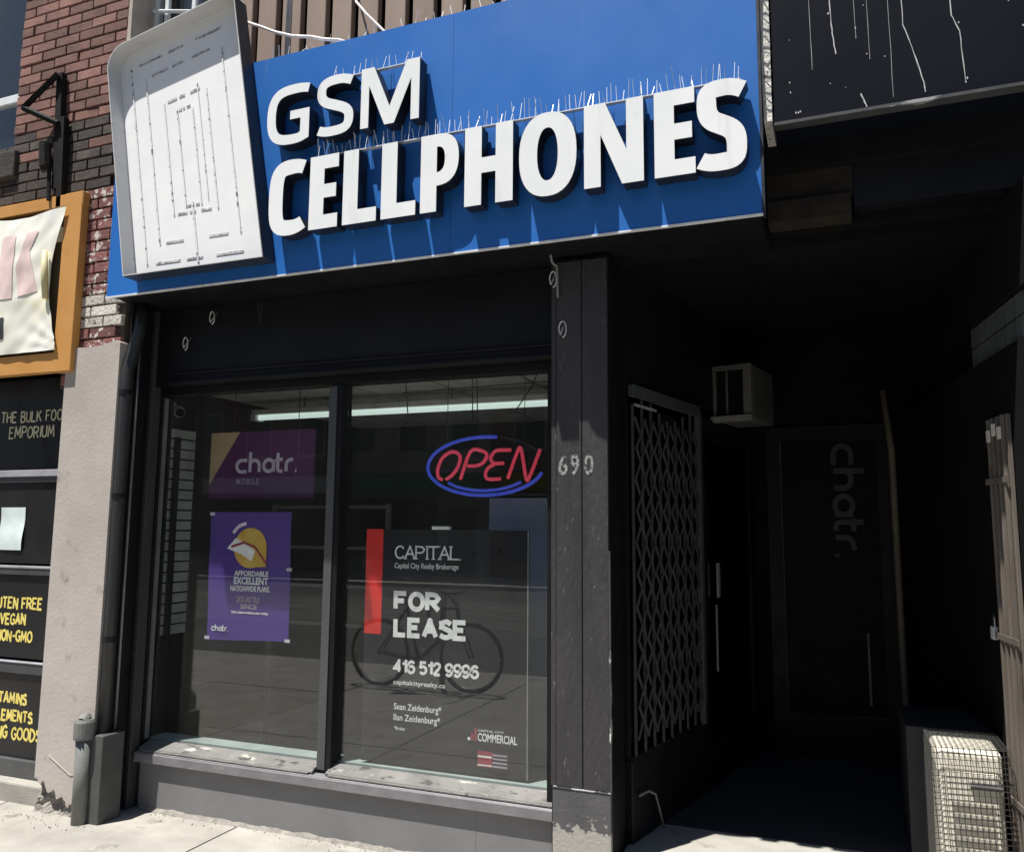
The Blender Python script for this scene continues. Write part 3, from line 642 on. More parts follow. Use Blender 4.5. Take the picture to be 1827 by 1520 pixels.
MB().tube([(-3.868, -.305, .44), (-3.868, -.305, .452), (-3.868, -.305, .53), (-3.868, -.305, .545)], [.052, .054, .054, .046], 18).build('collar', pipe_grey, sp)
MB().tube([(-3.868, -.305, .545), (-3.865, -.3, .56), (-3.862, -.295, .575)], [.04, .03, .012], 12).build('cap', pipe_grey, sp)
dp = thing('downspout', (-3.8, -.22, 0), 'black downspout with an elbow running down beside the shop window', 'pipe')
MB().tube([(-3.8, -.16, 2.9), (-3.8, -.17, 2.74), (-3.805, -.2, 2.6), (-3.812, -.225, 2.5), (-3.812, -.225, 2.3), (-3.812, -.225, 1.2), (-3.812, -.225, .44)], .034, 14).build('pipe', M('downspout_black', (.02, .021, .023), (.035, .036, .038), scale=8, rough=.4, stretch=(1, 1, .1)), dp, smooth=True)
for z in (.95, 1.75, 2.35): MB().tube([(-3.812, -.225, z), (-3.812, -.225, z+.03)], .038, 14).build('clip', black, dp)
bx('boot', M('boot_grey', (.06, .064, .064), (.08, .083, .08), scale=8, rough=.55), dp, -3.843, -3.745, -.29, -.14, -.01, .46, bevel=.006)
cd = MB().tube([(-3.79, -.17, .47), (-3.79, -.17, 1.4), (-3.792, -.168, 2.0), (-3.79, -.17, 2.89)], .0085, 8)
tag(cd.build('conduit', M('thin_conduit', (.16, .16, .16), scale=30, rough=.4, metal=.4), None, smooth=True), 'thin grey conduit beside the black downspout', 'conduit')

# ================================================================== orange sign and banner
of = thing('framed_sign', (-5.2, -.3, 2.5), 'orange painted sign frame on the left shop holding a loose white banner', 'sign')
bx('frame_rail', orange, of, -7, -4.196, -.29, -.24, 3.545, 3.625, bevel=.004); bx('frame_rail', orange, of, -7, -4.205, -.29, -.24, 2.51, 2.63, bevel=.004)
bx('frame_stile', orange, of, -4.345, -4.2, -.2925, -.238, 2.508, 3.627, bevel=.004)
bx('backing', M('sign_backing', (.12, .1, .06), scale=3, rough=.8), of, -7, -4.346, -.255, -.24, 2.631, 3.544)
ban = thing('banner', (-5.2, -.34, 2.5), 'creased white vinyl banner with faded pink letters hanging in the orange frame', 'banner')
def bpos(u, v, off=0):
    xr = -4.312-.1*math.sin(math.pi*min(1, max(0, (v-.0)*1.0)))**1.4; x0 = -6.6; z0 = 2.64; zt = 3.535-.06*(1-u)*0-.0
    x = x0+(xr-x0)*u; z = z0+(zt-z0)*v-.07*math.sin(math.pi*u*3)**2*v*.4*(1 if u < .97 else .3)
    y = -.306-.03*math.sin(math.pi*v)*(1-u**6)+.012*noise.noise(Vector((x*3+z*2, z*3, 0)))+.007*noise.noise(Vector(((x-z)*9, (z+x)*5, 4)))
    d = math.hypot(x+4.312, z-2.64); y += .006*math.sin(math.atan2(z-2.64, -4.25-x)*18)*max(0, 1-d/.4)
    return (x, y-off, z)
MB().grid(lambda u, v: bpos(u, v), 90, 46).build('cloth', banner_m, ban, smooth=True)
def bprint(poly, mt):   # printed quads follow the cloth
    b = MB()
    def inv(x, z): v = (z-2.64)/.895; xr = -4.312-.1*math.sin(math.pi*min(1, max(0, v)))**1.4; return ((x+6.6)/(xr+6.6), v)
    (xa, za), (xb, zb2), (xc, zc), (xd, zd) = poly
    def fn(u, v):
        x = (xa*(1-u)+xb*u)*(1-v)+(xd*(1-u)+xc*u)*v; z = (za*(1-u)+zb2*u)*(1-v)+(zd*(1-u)+zc*u)*v
        return bpos(*inv(x, z), .0035)
    b.grid(fn, 12, 14); b.build('printed_letter', mt, ban, smooth=True)
bprint([(-4.82, 3.0), (-4.7, 3.0), (-4.71, 3.42), (-4.83, 3.42)], banner_pink); bprint([(-4.65, 3.0), (-4.5, 3.02), (-4.6, 3.34), (-4.68, 3.2)], banner_pink)
bprint([(-4.68, 3.2), (-4.62, 3.24), (-4.52, 3.42), (-4.62, 3.42)], banner_pink)
bprint([(-4.8, 2.74), (-4.76, 2.74), (-4.755, 2.88), (-4.79, 2.88)], banner_black); bprint([(-4.85, 2.78), (-4.83, 2.78), (-4.765, 2.88), (-4.79, 2.88)], banner_black)
rl = MB().tube([(-4.43, -.335, 3.26), (-4.425, -.33, 3.1), (-4.41, -.325, 2.96)], [.016, .02, .016], 8)
rl.build('rolled_edge', M('rolled_vinyl', (.55, .52, .3), scale=12, rough=.5, stretch=(1, 1, .1)), ban, smooth=True)

# ================================================================== left shop
bs = thing('neighbour_shopfront', (-5.2, -.1, 0), 'black panelled shopfront of the food shop left of the beige pier', 'shopfront')
ZR = [(2.52, 1.94), (1.86, 1.36), (1.29, .79), (.70, .21)]
for z1, z0 in ZR: bx('panel', panel_black, bs, -7, -4.272, -.1, -.06, z0, z1, bevel=.003)
bx('backing', dark_void, bs, -7, -4.271, -.059, .05, .0, 2.6)
bx('rail', rail_lav, bs, -7, -4.272, -.125, -.0605, 1.896, 1.938, bevel=.003); bx('rail', rail_dark, bs, -7, -4.272, -.115, -.0605, 1.861, 1.895)
bx('rail', rail_lav, bs, -7, -4.272, -.12, -.0605, 1.33, 1.345, bevel=.003); bx('rail', rail_dark, bs, -7, -4.272, -.115, -.0605, 1.291, 1.329)
bx('rail', rail_lav, bs, -7, -4.272, -.12, -.0605, .762, .772, bevel=.003); bx('rail', rail_dark, bs, -7, -4.272, -.115, -.0605, .702, .76)
bx('base_board', M('base_board', (.07, .072, .076), scale=5, rough=.5), bs, -7, -4.272, -.13, -.0605, .11, .209, bevel=.003)
bx('step', concrete, bs, -7, -4.272, -.2, .05, -.02, .1085, bevel=.012)
for s_, mt, xr, z, h in (('THE BULK FOOD', gold, -4.415, 2.25, .066), ('EMPORIUM', gold, -4.525, 2.145, .07), ('GLUTEN FREE', yellow, -4.513, 1.085, .063), ('VEGAN', yellow, -4.646, .99, .06),
                       ('NON-GMO', yellow, -4.577, .888, .06), ('VITAMINS', yellow, -4.583, .52, .058), ('SUPPLEMENTS', yellow, -4.524, .42, .058), ('BAKING GOODS', yellow, -4.445, .316, .066)):
    hand(s_, mt, bs, xr, z, h, -.1002, .0125 if mt is yellow else .0095, 1.0)
pp = MB().grid(lambda u, v: (-4.935+.215*u+.01*v, -.105-.004*math.sin(v*7)-.006*(1-v)*u, 1.44+.265*v), 6, 10)
tag(pp.build('paper_notice', paper, None, smooth=True), 'pale blue paper notice taped to the black panel of the left shop', 'notice')

# ================================================================== eye hooks under the sign
for i, (x, y, z, lb) in enumerate(((-3.55, -.05, 2.67, 'small wire hook low on the black fascia near the downspout'), (-3.36, -.05, 2.81, 'small wire hook on the black fascia under the phone-shaped can'),
                         (-1.22, -.135, 2.79, 'small wire hook hanging under the sign at the top of the pillar'), (-1.172, -.135, 2.54, 'small wire hook on the pillar below the upper pillar hook'))):
    P = [(x+.018*math.sin(k*.9)*(1 if k < 6 else .8), y-.012, z-.036*math.cos(k*.9)*1.1) for k in range(7)]
    o = MB().tube(smooth_line(P, 4)+[(x, y+.03, z+.045)], .0036, 6).build('wire_hook', M('hook_metal', (.55, .55, .56), scale=30, rough=.35, metal=.3), None, smooth=True)
    tag(o, lb, 'hook', 'wire hooks around the shop window')
hp = MB().tube([(-1.215, -.2, 2.895), (-1.21, -.19, 2.86), (-1.2, -.15, 2.85), (-1.2, -.135, 2.7)], .006, 6)
tag(hp.build('hanging_wire', M('dull_wire', (.2, .2, .2), scale=20, rough=.5), None), 'short dull wire hanging from the sign edge over the pillar', 'wire')

# ================================================================== neighbour sign on the right, pier strip and beam
ns = thing('black_fascia_sign', (1.2, -.3, 3.3), 'blank black fascia sign with white drips, right of the blue sign', 'sign')
bx('panel', navy_panel, ns, -.172, 3.2, -.35, -.12, 3.295, 5.2, bevel=.003)
bx('lower_lip', M('lip_dark', (.05, .05, .055), scale=8, rough=.5, spots=((.3, .3, .32), 10, .6, .05, (.3, 1, 1), None)), ns, -.172, 3.2, -.357, -.3, 3.281, 3.2945)
for P, wd in (([(.06, 3.95), (.062, 3.75), (.07, 3.62), (.078, 3.55)], .0038), ([(.33, 3.95), (.332, 3.62), (.36, 3.52), (.395, 3.36), (.398, 3.32)], .0038), ([(.5, 3.95), (.505, 3.62), (.53, 3.55), (.54, 3.33)], .0032), ([(.165, 3.36), (.185, 3.3)], .005),
              ([(.2, 3.95), (.205, 3.5)], .0016), ([(.15, 3.95), (.157, 3.6)], .0014), ([(-.02, 3.95), (-.015, 3.5)], .0014), ([(.1, 3.9), (.11, 3.83)], .004), ([(.28, 3.9), (.284, 3.32)], .0012)):
    Q = []
    for (a, c), (d, e) in zip(P, P[1:]):
        for k in range(6): Q.append((a+(d-a)*k/6+random.uniform(-.0012, .0012), c+(e-c)*k/6))
    Q.append(P[-1]); f = [random.uniform(.55, 1.3) for _ in range(12)]
    ribbon(MB(), Q, lambda t, wd=wd, f=f: wd*f[int(t*11)], -.3522, -.3501).build('paint_drip', drip_m, ns)
for _ in range(20):
    x, z = random.uniform(-.12, .8), random.uniform(3.31, 3.8); r = random.uniform(.0012, .004)
    MB().prism([(x+r*random.uniform(.6, 1.2)*math.cos(k), z+1.6*r*random.uniform(.6, 1.2)*math.sin(k)) for k in range(6)], [], -.3516, -.3501).build('paint_spot', drip_m, ns)
wp = bx('brick_pier_strip', white_brick, None, -.214, -.18, -.345, .02, 3.31, 6); tag(wp, 'narrow strip of white painted masonry between the two fascia signs', 'pier')
wr = MB()
for k in range(9):
    z = 3.4+k*.07; wr.tube([(-.222, -.352, z+random.uniform(-.02, .02)), (-.2, -.36, z+random.uniform(0, .03)), (-.176, -.352, z+random.uniform(-.03, .02))], .0025, 5)
wr.tube([(-.21, -.355, 3.32), (-.218, -.357, 3.7), (-.205, -.355, 4.1)], .003, 5)
tag(wr.build('loose_wires', M('wire_dark', (.1, .1, .1), scale=20, rough=.5), None), 'tangle of loose wires in the gap between the two fascia signs', 'wires')
bm = thing('header_beam', (.5, 0, 3), 'rusty header beam over the recessed entrance under the black sign', 'beam')
bx('upper_flange', black, bm, -.228, 3, -.1, .1, 3.19, 3.32)
bx('web', rust, bm, -.229, .13, -.06, .1, 3.06, 3.1895); bx('web', black, bm, .131, 3, -.05, .1, 3.0, 3.1895)
bx('lower_flange', rust, bm, -.229, .12, -.085, .1, 2.955, 3.0595, bevel=.004)

# ================================================================== recessed entrance (vestibule)
a12 = R(12.5); DR = Vector((math.sin(a12), math.cos(a12), 0)); NN = Vector((math.cos(a12), -math.sin(a12), 0)); P0 = Vector((-.94, .15, 0))
def wp_(t, n=0, z=0): q = P0+DR*t+NN*n; return Vector((q.x, q.y, z))
th_ = bx('threshold', concrete, None, -.955, 2.5, .0, .49, -.05, .149, bevel=.01); th_['kind'] = 'structure'
vf = MB().add([(-.955, .491, .15), (2.5, .491, .15), (2.5, 3, .15), (-.955, 3, .15), (-.955, .491, -.05), (2.5, .491, -.05), (2.5, 3, -.05), (-.955, 3, -.05)], [(0, 1, 2, 3), (0, 1, 5, 4), (4, 5, 6, 7), (1, 2, 6, 5), (2, 3, 7, 6), (3, 0, 4, 7)]).build('entrance_floor', floor_grey, None); vf['kind'] = 'structure'
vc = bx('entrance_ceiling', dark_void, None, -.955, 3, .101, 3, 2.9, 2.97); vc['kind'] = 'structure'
lw = thing('entrance_side_wall', (-.85, .6, 0), 'dark splayed side wall of the recessed entrance holding the folding gate', 'wall')
MB().obox(wp_(0, -.02, .15), DR*.94, NN*.035, (0, 0, .37)).build('lower_panel', black, lw, bevel=.004)
MB().obox(wp_(0, -.01, .522), DR*.94, NN*.035, (0, 0, .02)).build('ledge', black, lw)
MB().obox(wp_(-.06, -.025, 2.33), DR*2.06, NN*.035, (0, 0, .6)).build('header', black, lw)
MB().obox(wp_(-.03, -.02, .545), DR*.03, NN*.03, (0, 0, 1.78)).build('post', black, lw)
MB().obox(wp_(.9, -.02, .15), DR*.05, NN*.04, (0, 0, 2.18)).build('post', black, lw)
MB().obox(wp_(0, -.045, .545), DR*.9, NN*.006, (0, 0, 1.78)).build('pane', GLASS_DARK, lw)
ga = thing('folding_gate', (-.85, .6, .5), 'grey folding scissor gate drawn across the splayed window left of the entrance', 'gate')
GZ0, GZ1, GL = .56, 2.2, .86
nb = 8
for i in range(nb+1):
    t = .02+GL*i/nb
    MB().obox(wp_(t, .018, GZ0-.02), DR*.012, NN*.01, (0, 0, GZ1-GZ0+.03+.04*math.sin(i*1.1))).build('upright', gate_m, ga)
cell = GL/nb; rows = 5; dzc = (GZ1-GZ0-.1)/rows
for i in range(nb):
    for (n0, sgn) in ((.03, 1), (.037, -1)):
        b = MB()
        P = []
        for k in range(rows*2+1):
            z = GZ0+.05+k*dzc/2; tt = .026+cell*(i+((k % 2) if sgn > 0 else 1-(k % 2))); P.append(wp_(tt, n0, z))
        for p, q in zip(P, P[1:]):
            b.obox(p, (q-p), DR*.019, NN*.004)
        b.build('lattice_strap', gate_m, ga)
MB().obox(wp_(.86, .015, GZ0-.03), DR*.045, NN*.03, (0, 0, GZ1-GZ0+.1)).build('end_post', gate_m, ga, bevel=.003)
MB().obox(wp_(-.0, .012, 2.25), DR*.9, NN*.03, (0, 0, .06)).build('top_track', gate_m, ga, bevel=.003)
MB().obox(wp_(.0, .043, 2.2), DR*.26, NN*.006, (0, 0, .012)).build('latch_bar', M('bright_steel', (.7, .7, .68), scale=20, rough=.3, metal=.6), ga)
cb = MB().tube([wp_(.04, .03, .36), wp_(.12, .04, .365), wp_(.2, .04, .33), wp_(.24, .045, .24), wp_(.27, .05, .16)], .006, 6)
tag(cb.build('cable', M('dull_cable', (.16, .16, .14), scale=20, rough=.6), None, smooth=True), 'dull cable looping out of the wall below the folding gate', 'cable')
# glass door in the splayed wall
dr_ = thing('side_door', (-.62, 1.6, .15), 'dark framed glass door in the side of the entrance under the air conditioner', 'door')
D0, D1 = .96, 1.92
for t0, t1, z0, z1 in ((D0, D0+.08, .15, 2.26), (D1-.08, D1, .15, 2.26), (D0+.081, D1-.081, 2.14, 2.26), (D0+.081, D1-.081, .15, .4)):
    MB().obox(wp_(t0, -.02, z0), DR*(t1-t0), NN*.035, (0, 0, z1-z0)).build('frame', black, dr_)
MB().obox(wp_(D0+.081, -.008, .401), DR*(D1-D0-.162), NN*.006, (0, 0, 1.738)).build('pane', GLASS_DARK, dr_)
MB().obox(wp_(D0+.2, .02, 1.2), DR*.03, NN*.012, (0, 0, .2)).build('handle', M('handle_steel', (.5, .5, .5), scale=20, rough=.35, metal=.5), dr_)
MB().tube([wp_(D0+.16, .03, .78), wp_(D0+.16, .03, 1.16)], .007, 8).build('pull_bar', M('pull_grey', (.2, .2, .2), scale=10, rough=.4), dr_)
# air conditioner above the door
ac = thing('air_conditioner', (-.5, 1.6, 2.25), 'grey box air conditioner mounted above the side door in the entrance', 'air conditioner')
T0 = 1.2
MB().obox(wp_(T0+.02, .012, 2.265), DR*.42, NN*.24, (0, 0, .33)).build('casing', ac_m, ac, bevel=.006)
for n0, n1, z0, z1 in ((.0, .25, 2.57, 2.6), (.2, .25, 2.29, 2.569), (.012, .03, 2.29, 2.569)):
    MB().obox(wp_(T0-.005, n0, z0), DR*.024, NN*(n1-n0), (0, 0, z1-z0)).build('front_frame', ac_m, ac)
MB().obox(wp_(T0-.03, .0, 2.25), DR*.06, NN*.255, (0, 0, .036)).build('drip_tray', M('tray_pale', (.2, .2, .19), scale=10, rough=.5), ac, bevel=.003)
MB().obox(wp_(T0+.012, .031, 2.29), DR*.007, NN*.168, (0, 0, .279)).build('vent', dark_void, ac)
MB().obox(wp_(T0+.005, .09, 2.29), DR*.0065, NN*.012, (0, 0, .279)).build('vent_bar', ac_m, ac)
# back wall with a glazed door
bkw = thing('entrance_back_wall', (-.1, 2.1, 0), 'dark back wall closing the recessed entrance', 'wall')
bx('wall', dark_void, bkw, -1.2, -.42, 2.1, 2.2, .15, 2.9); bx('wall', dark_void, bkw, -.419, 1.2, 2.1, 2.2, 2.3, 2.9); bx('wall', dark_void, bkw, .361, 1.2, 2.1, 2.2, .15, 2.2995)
bd = thing('glazed_door', (0, 2.08, .15), 'dark glazed door with a vertical word on it at the back of the entrance', 'door')
for x0, x1, z0, z1 in ((-.42, -.33, .15, 2.29), (.27, .36, .15, 2.29), (-.329, .269, 2.2, 2.29), (-.329, .269, .15, .42)): bx('frame', black, bd, x0, x1, 2.06, 2.12, z0, z1)
bx('panel', M('matte_dark_pane', (.004, .005, .006), scale=3, rough=.5, spec=.1), bd, -.329, .269, 2.085, 2.091, .421, 2.199)  # opaque near-black panel for unlit glass, keeps the street reflection out
bx('pull_bar', M('bronze_bar', (.14, .11, .09), scale=10, rough=.4), bd, .165, .178, 2.03, 2.045, .5, .95)
def chatr(parent, mp, mat, name='lettering', dot=True):
    """rounded lower-case word; mp(a,b,k) maps unit x-height letters to space"""
    S = []
    arc = lambda cx, cy, r, a0, a1, n=12: [(cx+r*math.cos(R(a0+(a1-a0)*i/n)), cy+r*math.sin(R(a0+(a1-a0)*i/n))) for i in range(n+1)]
    S.append([(.95, .9), (.7, .92)]+arc(.5, .5, .42, 85, 275)+[(.7, .08), (.95, .1)])
    S.append([(1.22, .06), (1.22, 1.5)]); S.append(arc(1.6, .5, .4, 170, 0)+[(2.0, .06)])
    S.append(arc(2.8, .5, .42, 0, 360, 20)); S.append([(3.2, .92), (3.2, .06)])
    S.append([(3.55, 1.4), (3.55, .3), (3.62, .12), (3.8, .08), (3.95, .08)]); S.append([(3.38, .92), (3.95, .92)])
    S.append([(4.25, .06), (4.25, .5)]+arc(4.62, .5, .38, 180, 100)+[(4.8, .92)])
    if dot: S.append([(5.0, .1), (5.1, .1)])
    for ids in ((0,), (1, 2), (3, 4), (5, 6), (7,), (8,)):
        b = MB()
        for k in ids:
            if k < len(S): ribbon(b, S[k], .25, 0, 1, mp=lambda a, d, c, k=k: mp(a, c, .0009+.0002*k if d == 0 else .0001))
        if b.v: b.build('letter', mat, parent)
chatr(bd, lambda a, b, d: (-.005+b*.13, 2.084-d, 2.17-a*.145), M('ghost_lettering', (.04, .04, .045), scale=10, rough=.5))
ppipe = MB().tube([(.37, 1.98, .15), (.362, 1.98, 1.0), (.358, 1.98, 2.1), (.32, 1.95, 2.5)], .022, 10)
tag(ppipe.build('pipe', M('tan_pipe', (.16, .13, .1), scale=10, rough=.5), None, smooth=True), 'tan vertical pipe in the back corner of the entrance', 'pipe')
# right side wall, transom grid, folded gate, meshed unit
rw = thing('entrance_right_wall', (.5, 1, 0), 'dark right side wall of the entrance with a band of small transom panes', 'wall')
RD = Vector((-.125, 1, 0)).normalized(); RN = Vector((-RD.y, RD.x, 0)); RP = Vector((.73, -.28, 0))
def rp(t, n=0, z=0): q = RP+RD*t+RN*n; return Vector((q.x, q.y, z))
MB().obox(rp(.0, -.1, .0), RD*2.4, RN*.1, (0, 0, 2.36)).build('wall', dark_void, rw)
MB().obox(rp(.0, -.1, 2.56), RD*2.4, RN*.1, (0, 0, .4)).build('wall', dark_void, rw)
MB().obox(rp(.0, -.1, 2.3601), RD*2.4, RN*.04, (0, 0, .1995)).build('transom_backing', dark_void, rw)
frost = M('frosted_pane', (.09, .1, .1), scale=5, rough=.4)
for i in range(7):
    for z0 in (2.367, 2.465): MB().obox(rp(.05+i*.12, -.05, z0), RD*.105, RN*.03, (0, 0, .088)).build('pane', frost, rw)
bx('return', dark_void, rw, .71, 3, .1, .13, .0, 2.95)
fg = thing('folded_gate', (.63, -.1, .1), 'worn folding gate stacked against the right side of the entrance', 'gate')
for i in range(9):
    MB().obox(rp(.33+i*.03, .004+.012*(i % 2), .1), RD*.018, RN*.016, (0, 0, 1.98)).build('upright', gate_rust, fg, bevel=.002)
for z in (.5, 1.15, 1.8): MB().obox(rp(.32, .03, z), RD*.28, RN*.006, (0, 0, .025)).build('strap', gate_rust, fg)
for i in range(3): MB().obox(rp(.36+i*.07, .034, 1.98+.02*(i % 2)), RD*.03, RN*.008, (0, 0, .05)).build('sun_speck_tab', M('sun_speck_pale', (.7, .66, .58), scale=10, rough=.5), fg)  # pale colour stands in for sun specks along the gate top
lk = thing('padlock', (.6, .08, 1.1), 'small steel padlock hanging on the folded gate', 'padlock')
MB().obox(rp(0.610, .02, 1.14), RD*.04, RN*.02, (0, 0, .055)).build('body', M('lock_steel', (.6, .6, .6), scale=10, rough=.35), lk, bevel=.003)
MB().tube([rp(0.616, .03, 1.19), rp(0.616, .03, 1.23), rp(0.630, .03, 1.245), rp(0.644, .03, 1.23), rp(0.644, .03, 1.19)], .004, 6).build('shackle', chrome, lk)
mu = thing('meshed_condenser', (.45, .35, .15), 'cream condenser unit wrapped in wire mesh at the right of the entrance', 'condenser')
MX0, MX1, MY0, MY1, MZ0, MZ1 = .335, .62, .16, .46, .155, .72
bx('casing', cream, mu, MX0+.02, MX1-.02, MY0+.03, MY1, MZ0, MZ1-.02, bevel=.02)
bx('front_panel', cream, mu, MX0+.05, MX1-.04, MY0+.015, MY0+.029, MZ0+.06, MZ1-.1, bevel=.008)
MB().tube([(MX0+.14, MY0+.01, MZ1-.15), (MX1-.03, MY0+.01, MZ1-.15)], .014, 8).build('handle', M('grip_dark', (.08, .08, .08), scale=10, rough=.5), mu)
for k in range(6): bx('louvre', M('louvre_dull_cream', (.4, .38, .33), scale=10, rough=.5), mu, MX0+.07, MX1-.06, MY0+.008, MY0+.0149, MZ0+.1+k*.045, MZ0+.12+k*.045)  # slats in a duller cream than the casing
b = MB(); q = .0016
for i in range(15):
    x = MX0+(MX1-MX0)*i/14; b.tube([(x, MY1, MZ1), (x, MY0, MZ1), (x+.02, MY0-.002, MZ0)], q, 4)
for k in range(26):
    z = MZ0+(MZ1-MZ0)*k/25; b.tube([(MX1, MY0, z), (MX0, MY0-.001, z-.008), (MX0, MY1, z)], q, 4)
for k in range(14):
    y = MY0+(MY1-MY0)*k/13; b.tube([(MX1, y, MZ1+.001), (MX0, y, MZ1+.001), (MX0, y+.02, MZ0)], q, 4)
b.build('wire_mesh', wire_m, mu, kind='stuff')
bx('crate', M('dark_crate', (.02, .022, .028), scale=4, rough=.6), mu, MX0-.07, MX1, MY1+.02, MY1+.5, .152, .72)

# ================================================================== INTERIOR behind the window
def st_(name, mat, *q): o = bx(name, mat, None, *q); o['kind'] = 'structure'; return o
st_('interior_floor', M('shop_floor', (.48, .46, .42), scale=2, rough=.5), -4.3, -.98, .121, 6, .0, .1)
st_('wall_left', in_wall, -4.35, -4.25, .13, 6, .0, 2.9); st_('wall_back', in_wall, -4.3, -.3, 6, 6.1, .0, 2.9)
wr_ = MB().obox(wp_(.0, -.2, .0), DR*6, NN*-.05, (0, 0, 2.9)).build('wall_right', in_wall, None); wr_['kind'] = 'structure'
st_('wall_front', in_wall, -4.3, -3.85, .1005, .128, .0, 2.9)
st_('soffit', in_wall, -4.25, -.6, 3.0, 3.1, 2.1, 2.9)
ce = st_('ceiling', in_bar, -4.25, -1.02, .125, 6, 2.565, 2.62)
tile = None
for i in range(5):
    for j in range(5):
        if tile is None: tile = MB().box(-.293, .293, -.293, .293, -.01, .01).build('ceiling_tile', in_ceil, ce); o = tile
        else: o = tile.copy(); COL.objects.link(o); o.parent = ce
        o.location = (-3.93+i*.61, .45+j*.61, 2.553)
fx = thing('fluorescent_fixture', (-2.8, 1.2, 2.4), 'long pale fluorescent strip light hung below the shop ceiling', 'lamp')
bx('housing', white_plastic, fx, -4.03, -1.0, 1.14, 1.26, 2.425, 2.46, bevel=.004)
MB().tube([(-4.0, 1.2, 2.408), (-1.05, 1.2, 2.408)], .022, 10).build('tube', tube_lit, fx, smooth=True)
bx('end_cap', white_plastic, fx, -4.045, -4.0, 1.15, 1.25, 2.38, 2.424)
for x in (-3.6, -2.4, -1.4): MB().tube([(x, 1.2, 2.46), (x, 1.2, 2.545)], .004, 5).build('hanger', in_bar, fx)
wl = thing('ceiling_wires', (-2, .6, 2.4), 'thin dark wires dangling below the shop ceiling behind the right pane', 'wires')
for P in ([(-2.38, .5, 2.54), (-2.37, .5, 2.45), (-2.35, .5, 2.25)], [(-1.98, .6, 2.54), (-1.97, .6, 2.2)], [(-1.95, .6, 2.54), (-1.94, .6, 2.2)], [(-1.5, .5, 2.54), (-1.56, .5, 2.4), (-1.66, .5, 2.26)], [(-1.42, .5, 2.54), (-1.42, .5, 2.3)], [(-1.45, .5, 2.54), (-1.38, .5, 2.45)], [(-2.5, .7, 2.44), (-1.2, .7, 2.46)]):
    MB().tube(P, .0035, 5).build('wire', in_bar, wl)
sc_ = thing('security_camera', (-3.9, .3, 2.3), 'small white security camera inside the top left of the window', 'camera')
MB().tube([(-3.985, .3, 2.39), (-3.985, .3, 2.35)], [.03, .034], 12).build('mount', white_plastic, sc_)
MB().tube([(-3.985, .3, 2.35), (-3.94, .28, 2.335)], .014, 8).build('arm', white_plastic, sc_)
MB().tube([(-3.95, .3, 2.345), (-3.86, .25, 2.315)], .034, 14).build('body', white_plastic, sc_, bevel=.004)
MB().tube([(-3.8598, .2498, 2.3149), (-3.852, .2455, 2.312)], .028, 12).build('lens', dark_void, sc_)
swl = thing('slatwall', (-4.2, .6, .8), 'pale slatwall strip on the left wall inside the window', 'slatwall')
bx('backing', in_bar, swl, -4.249, -4.225, .4, .8, .85, 2.3)
sm = MB().box(-.012, .0, -.18, .18, -.029, .029).build('slat', slat_m, swl, local=True)
for k in range(20):
    o = sm if k == 0 else sm.copy()
    if k: COL.objects.link(o); o.parent = swl
    o.location = Vector((-4.212, .6, .9+k*.07))-ROOT[swl.name]
bx('upright', in_bar, swl, -4.2, -4.17, .57, .6, .85, 2.2)
lg = bx('window_ledge', ledge_m, None, -3.785, -1.3, .09, .2, .35, .372); tag(lg, 'pale teal display ledge inside the foot of the shop window', 'ledge')
bx('ledge_front', in_wall, lg, -3.785, -1.3, .18, .2, .1, .349)
# plum sign
cs = thing('hanging_sign', (-3.37, .45, 1.77), 'plum coloured hanging sign with a tan corner inside the left pane', 'sign')
bx('panel', purple_dark, cs, -3.774, -2.97, .45, .465, 1.772, 2.2, bevel=.002)
MB().prism([(-3.773, 2.199), (-3.545, 2.199), (-3.773, 1.862)], [], .4484, .4499).build('tan_corner', tan_print, cs)
chatr(cs, lambda a, b, d: (-3.565+a*.0915, .4499-d, 1.935+b*.088), lilac)
text('MOBILE', 'lettering', dim_print, cs, -3.555, -3.38, 1.86, 1.9, .4492, bold=.03, spacing=1.3)
for x in (-3.6, -3.1): MB().tube([(x, .458, 2.2), (x, .458, 2.55)], .0025, 4).build('wire', in_bar, cs)
# violet poster taped inside the glass
po = thing('poster', (-3.14, .1, .95), 'violet poster with a gold rounded shape taped inside the left pane', 'poster')
MB().grid(lambda u, v: (-3.42+.572*u-.02*v*0-.015*v, .1+.003*math.sin(v*9+u*4), .945+.735*v+.02*u*(1-v)), 10, 14).build('sheet', violet, po, smooth=True)
PY = .0955
sh = [(-3.28+.0, 1.375)]
cx_, cz_, rr = -3.135, 1.475, .115
o_ = [(cx_+rr*math.cos(R(k)), cz_+rr*1.0*math.sin(R(k))) for k in range(-270, 1, 15)]+[(cx_+rr, cz_-.1)]
arc_ = [(cx_+rr*math.cos(R(k)), cz_+rr*math.sin(R(k))) for k in range(0, 271, 15)]+[(cx_+.06, cz_-rr+.008), (cx_+rr, cz_-rr+.01)]
MB().prism(arc_, [], PY-.0006, PY).build('gold_shape', gold_print, po)
MB().prism([(-3.3, 1.47), (-3.24, 1.53), (-3.17, 1.5), (-3.1, 1.46), (-3.12, 1.4), (-3.2, 1.44)], [], PY-.0012, PY-.0007).build('print', white_print, po)
MB().prism(stroke([(-3.27, 1.48), (-3.18, 1.505), (-3.1, 1.48), (-3.02, 1.39)], .014), [], PY-.0018, PY-.0013).build('print', wine_print, po)
MB().prism(stroke([(-3.26, 1.56), (-3.22, 1.6), (-3.17, 1.615)], .02), [], PY-.0012, PY-.0007).build('print', lilac, po)
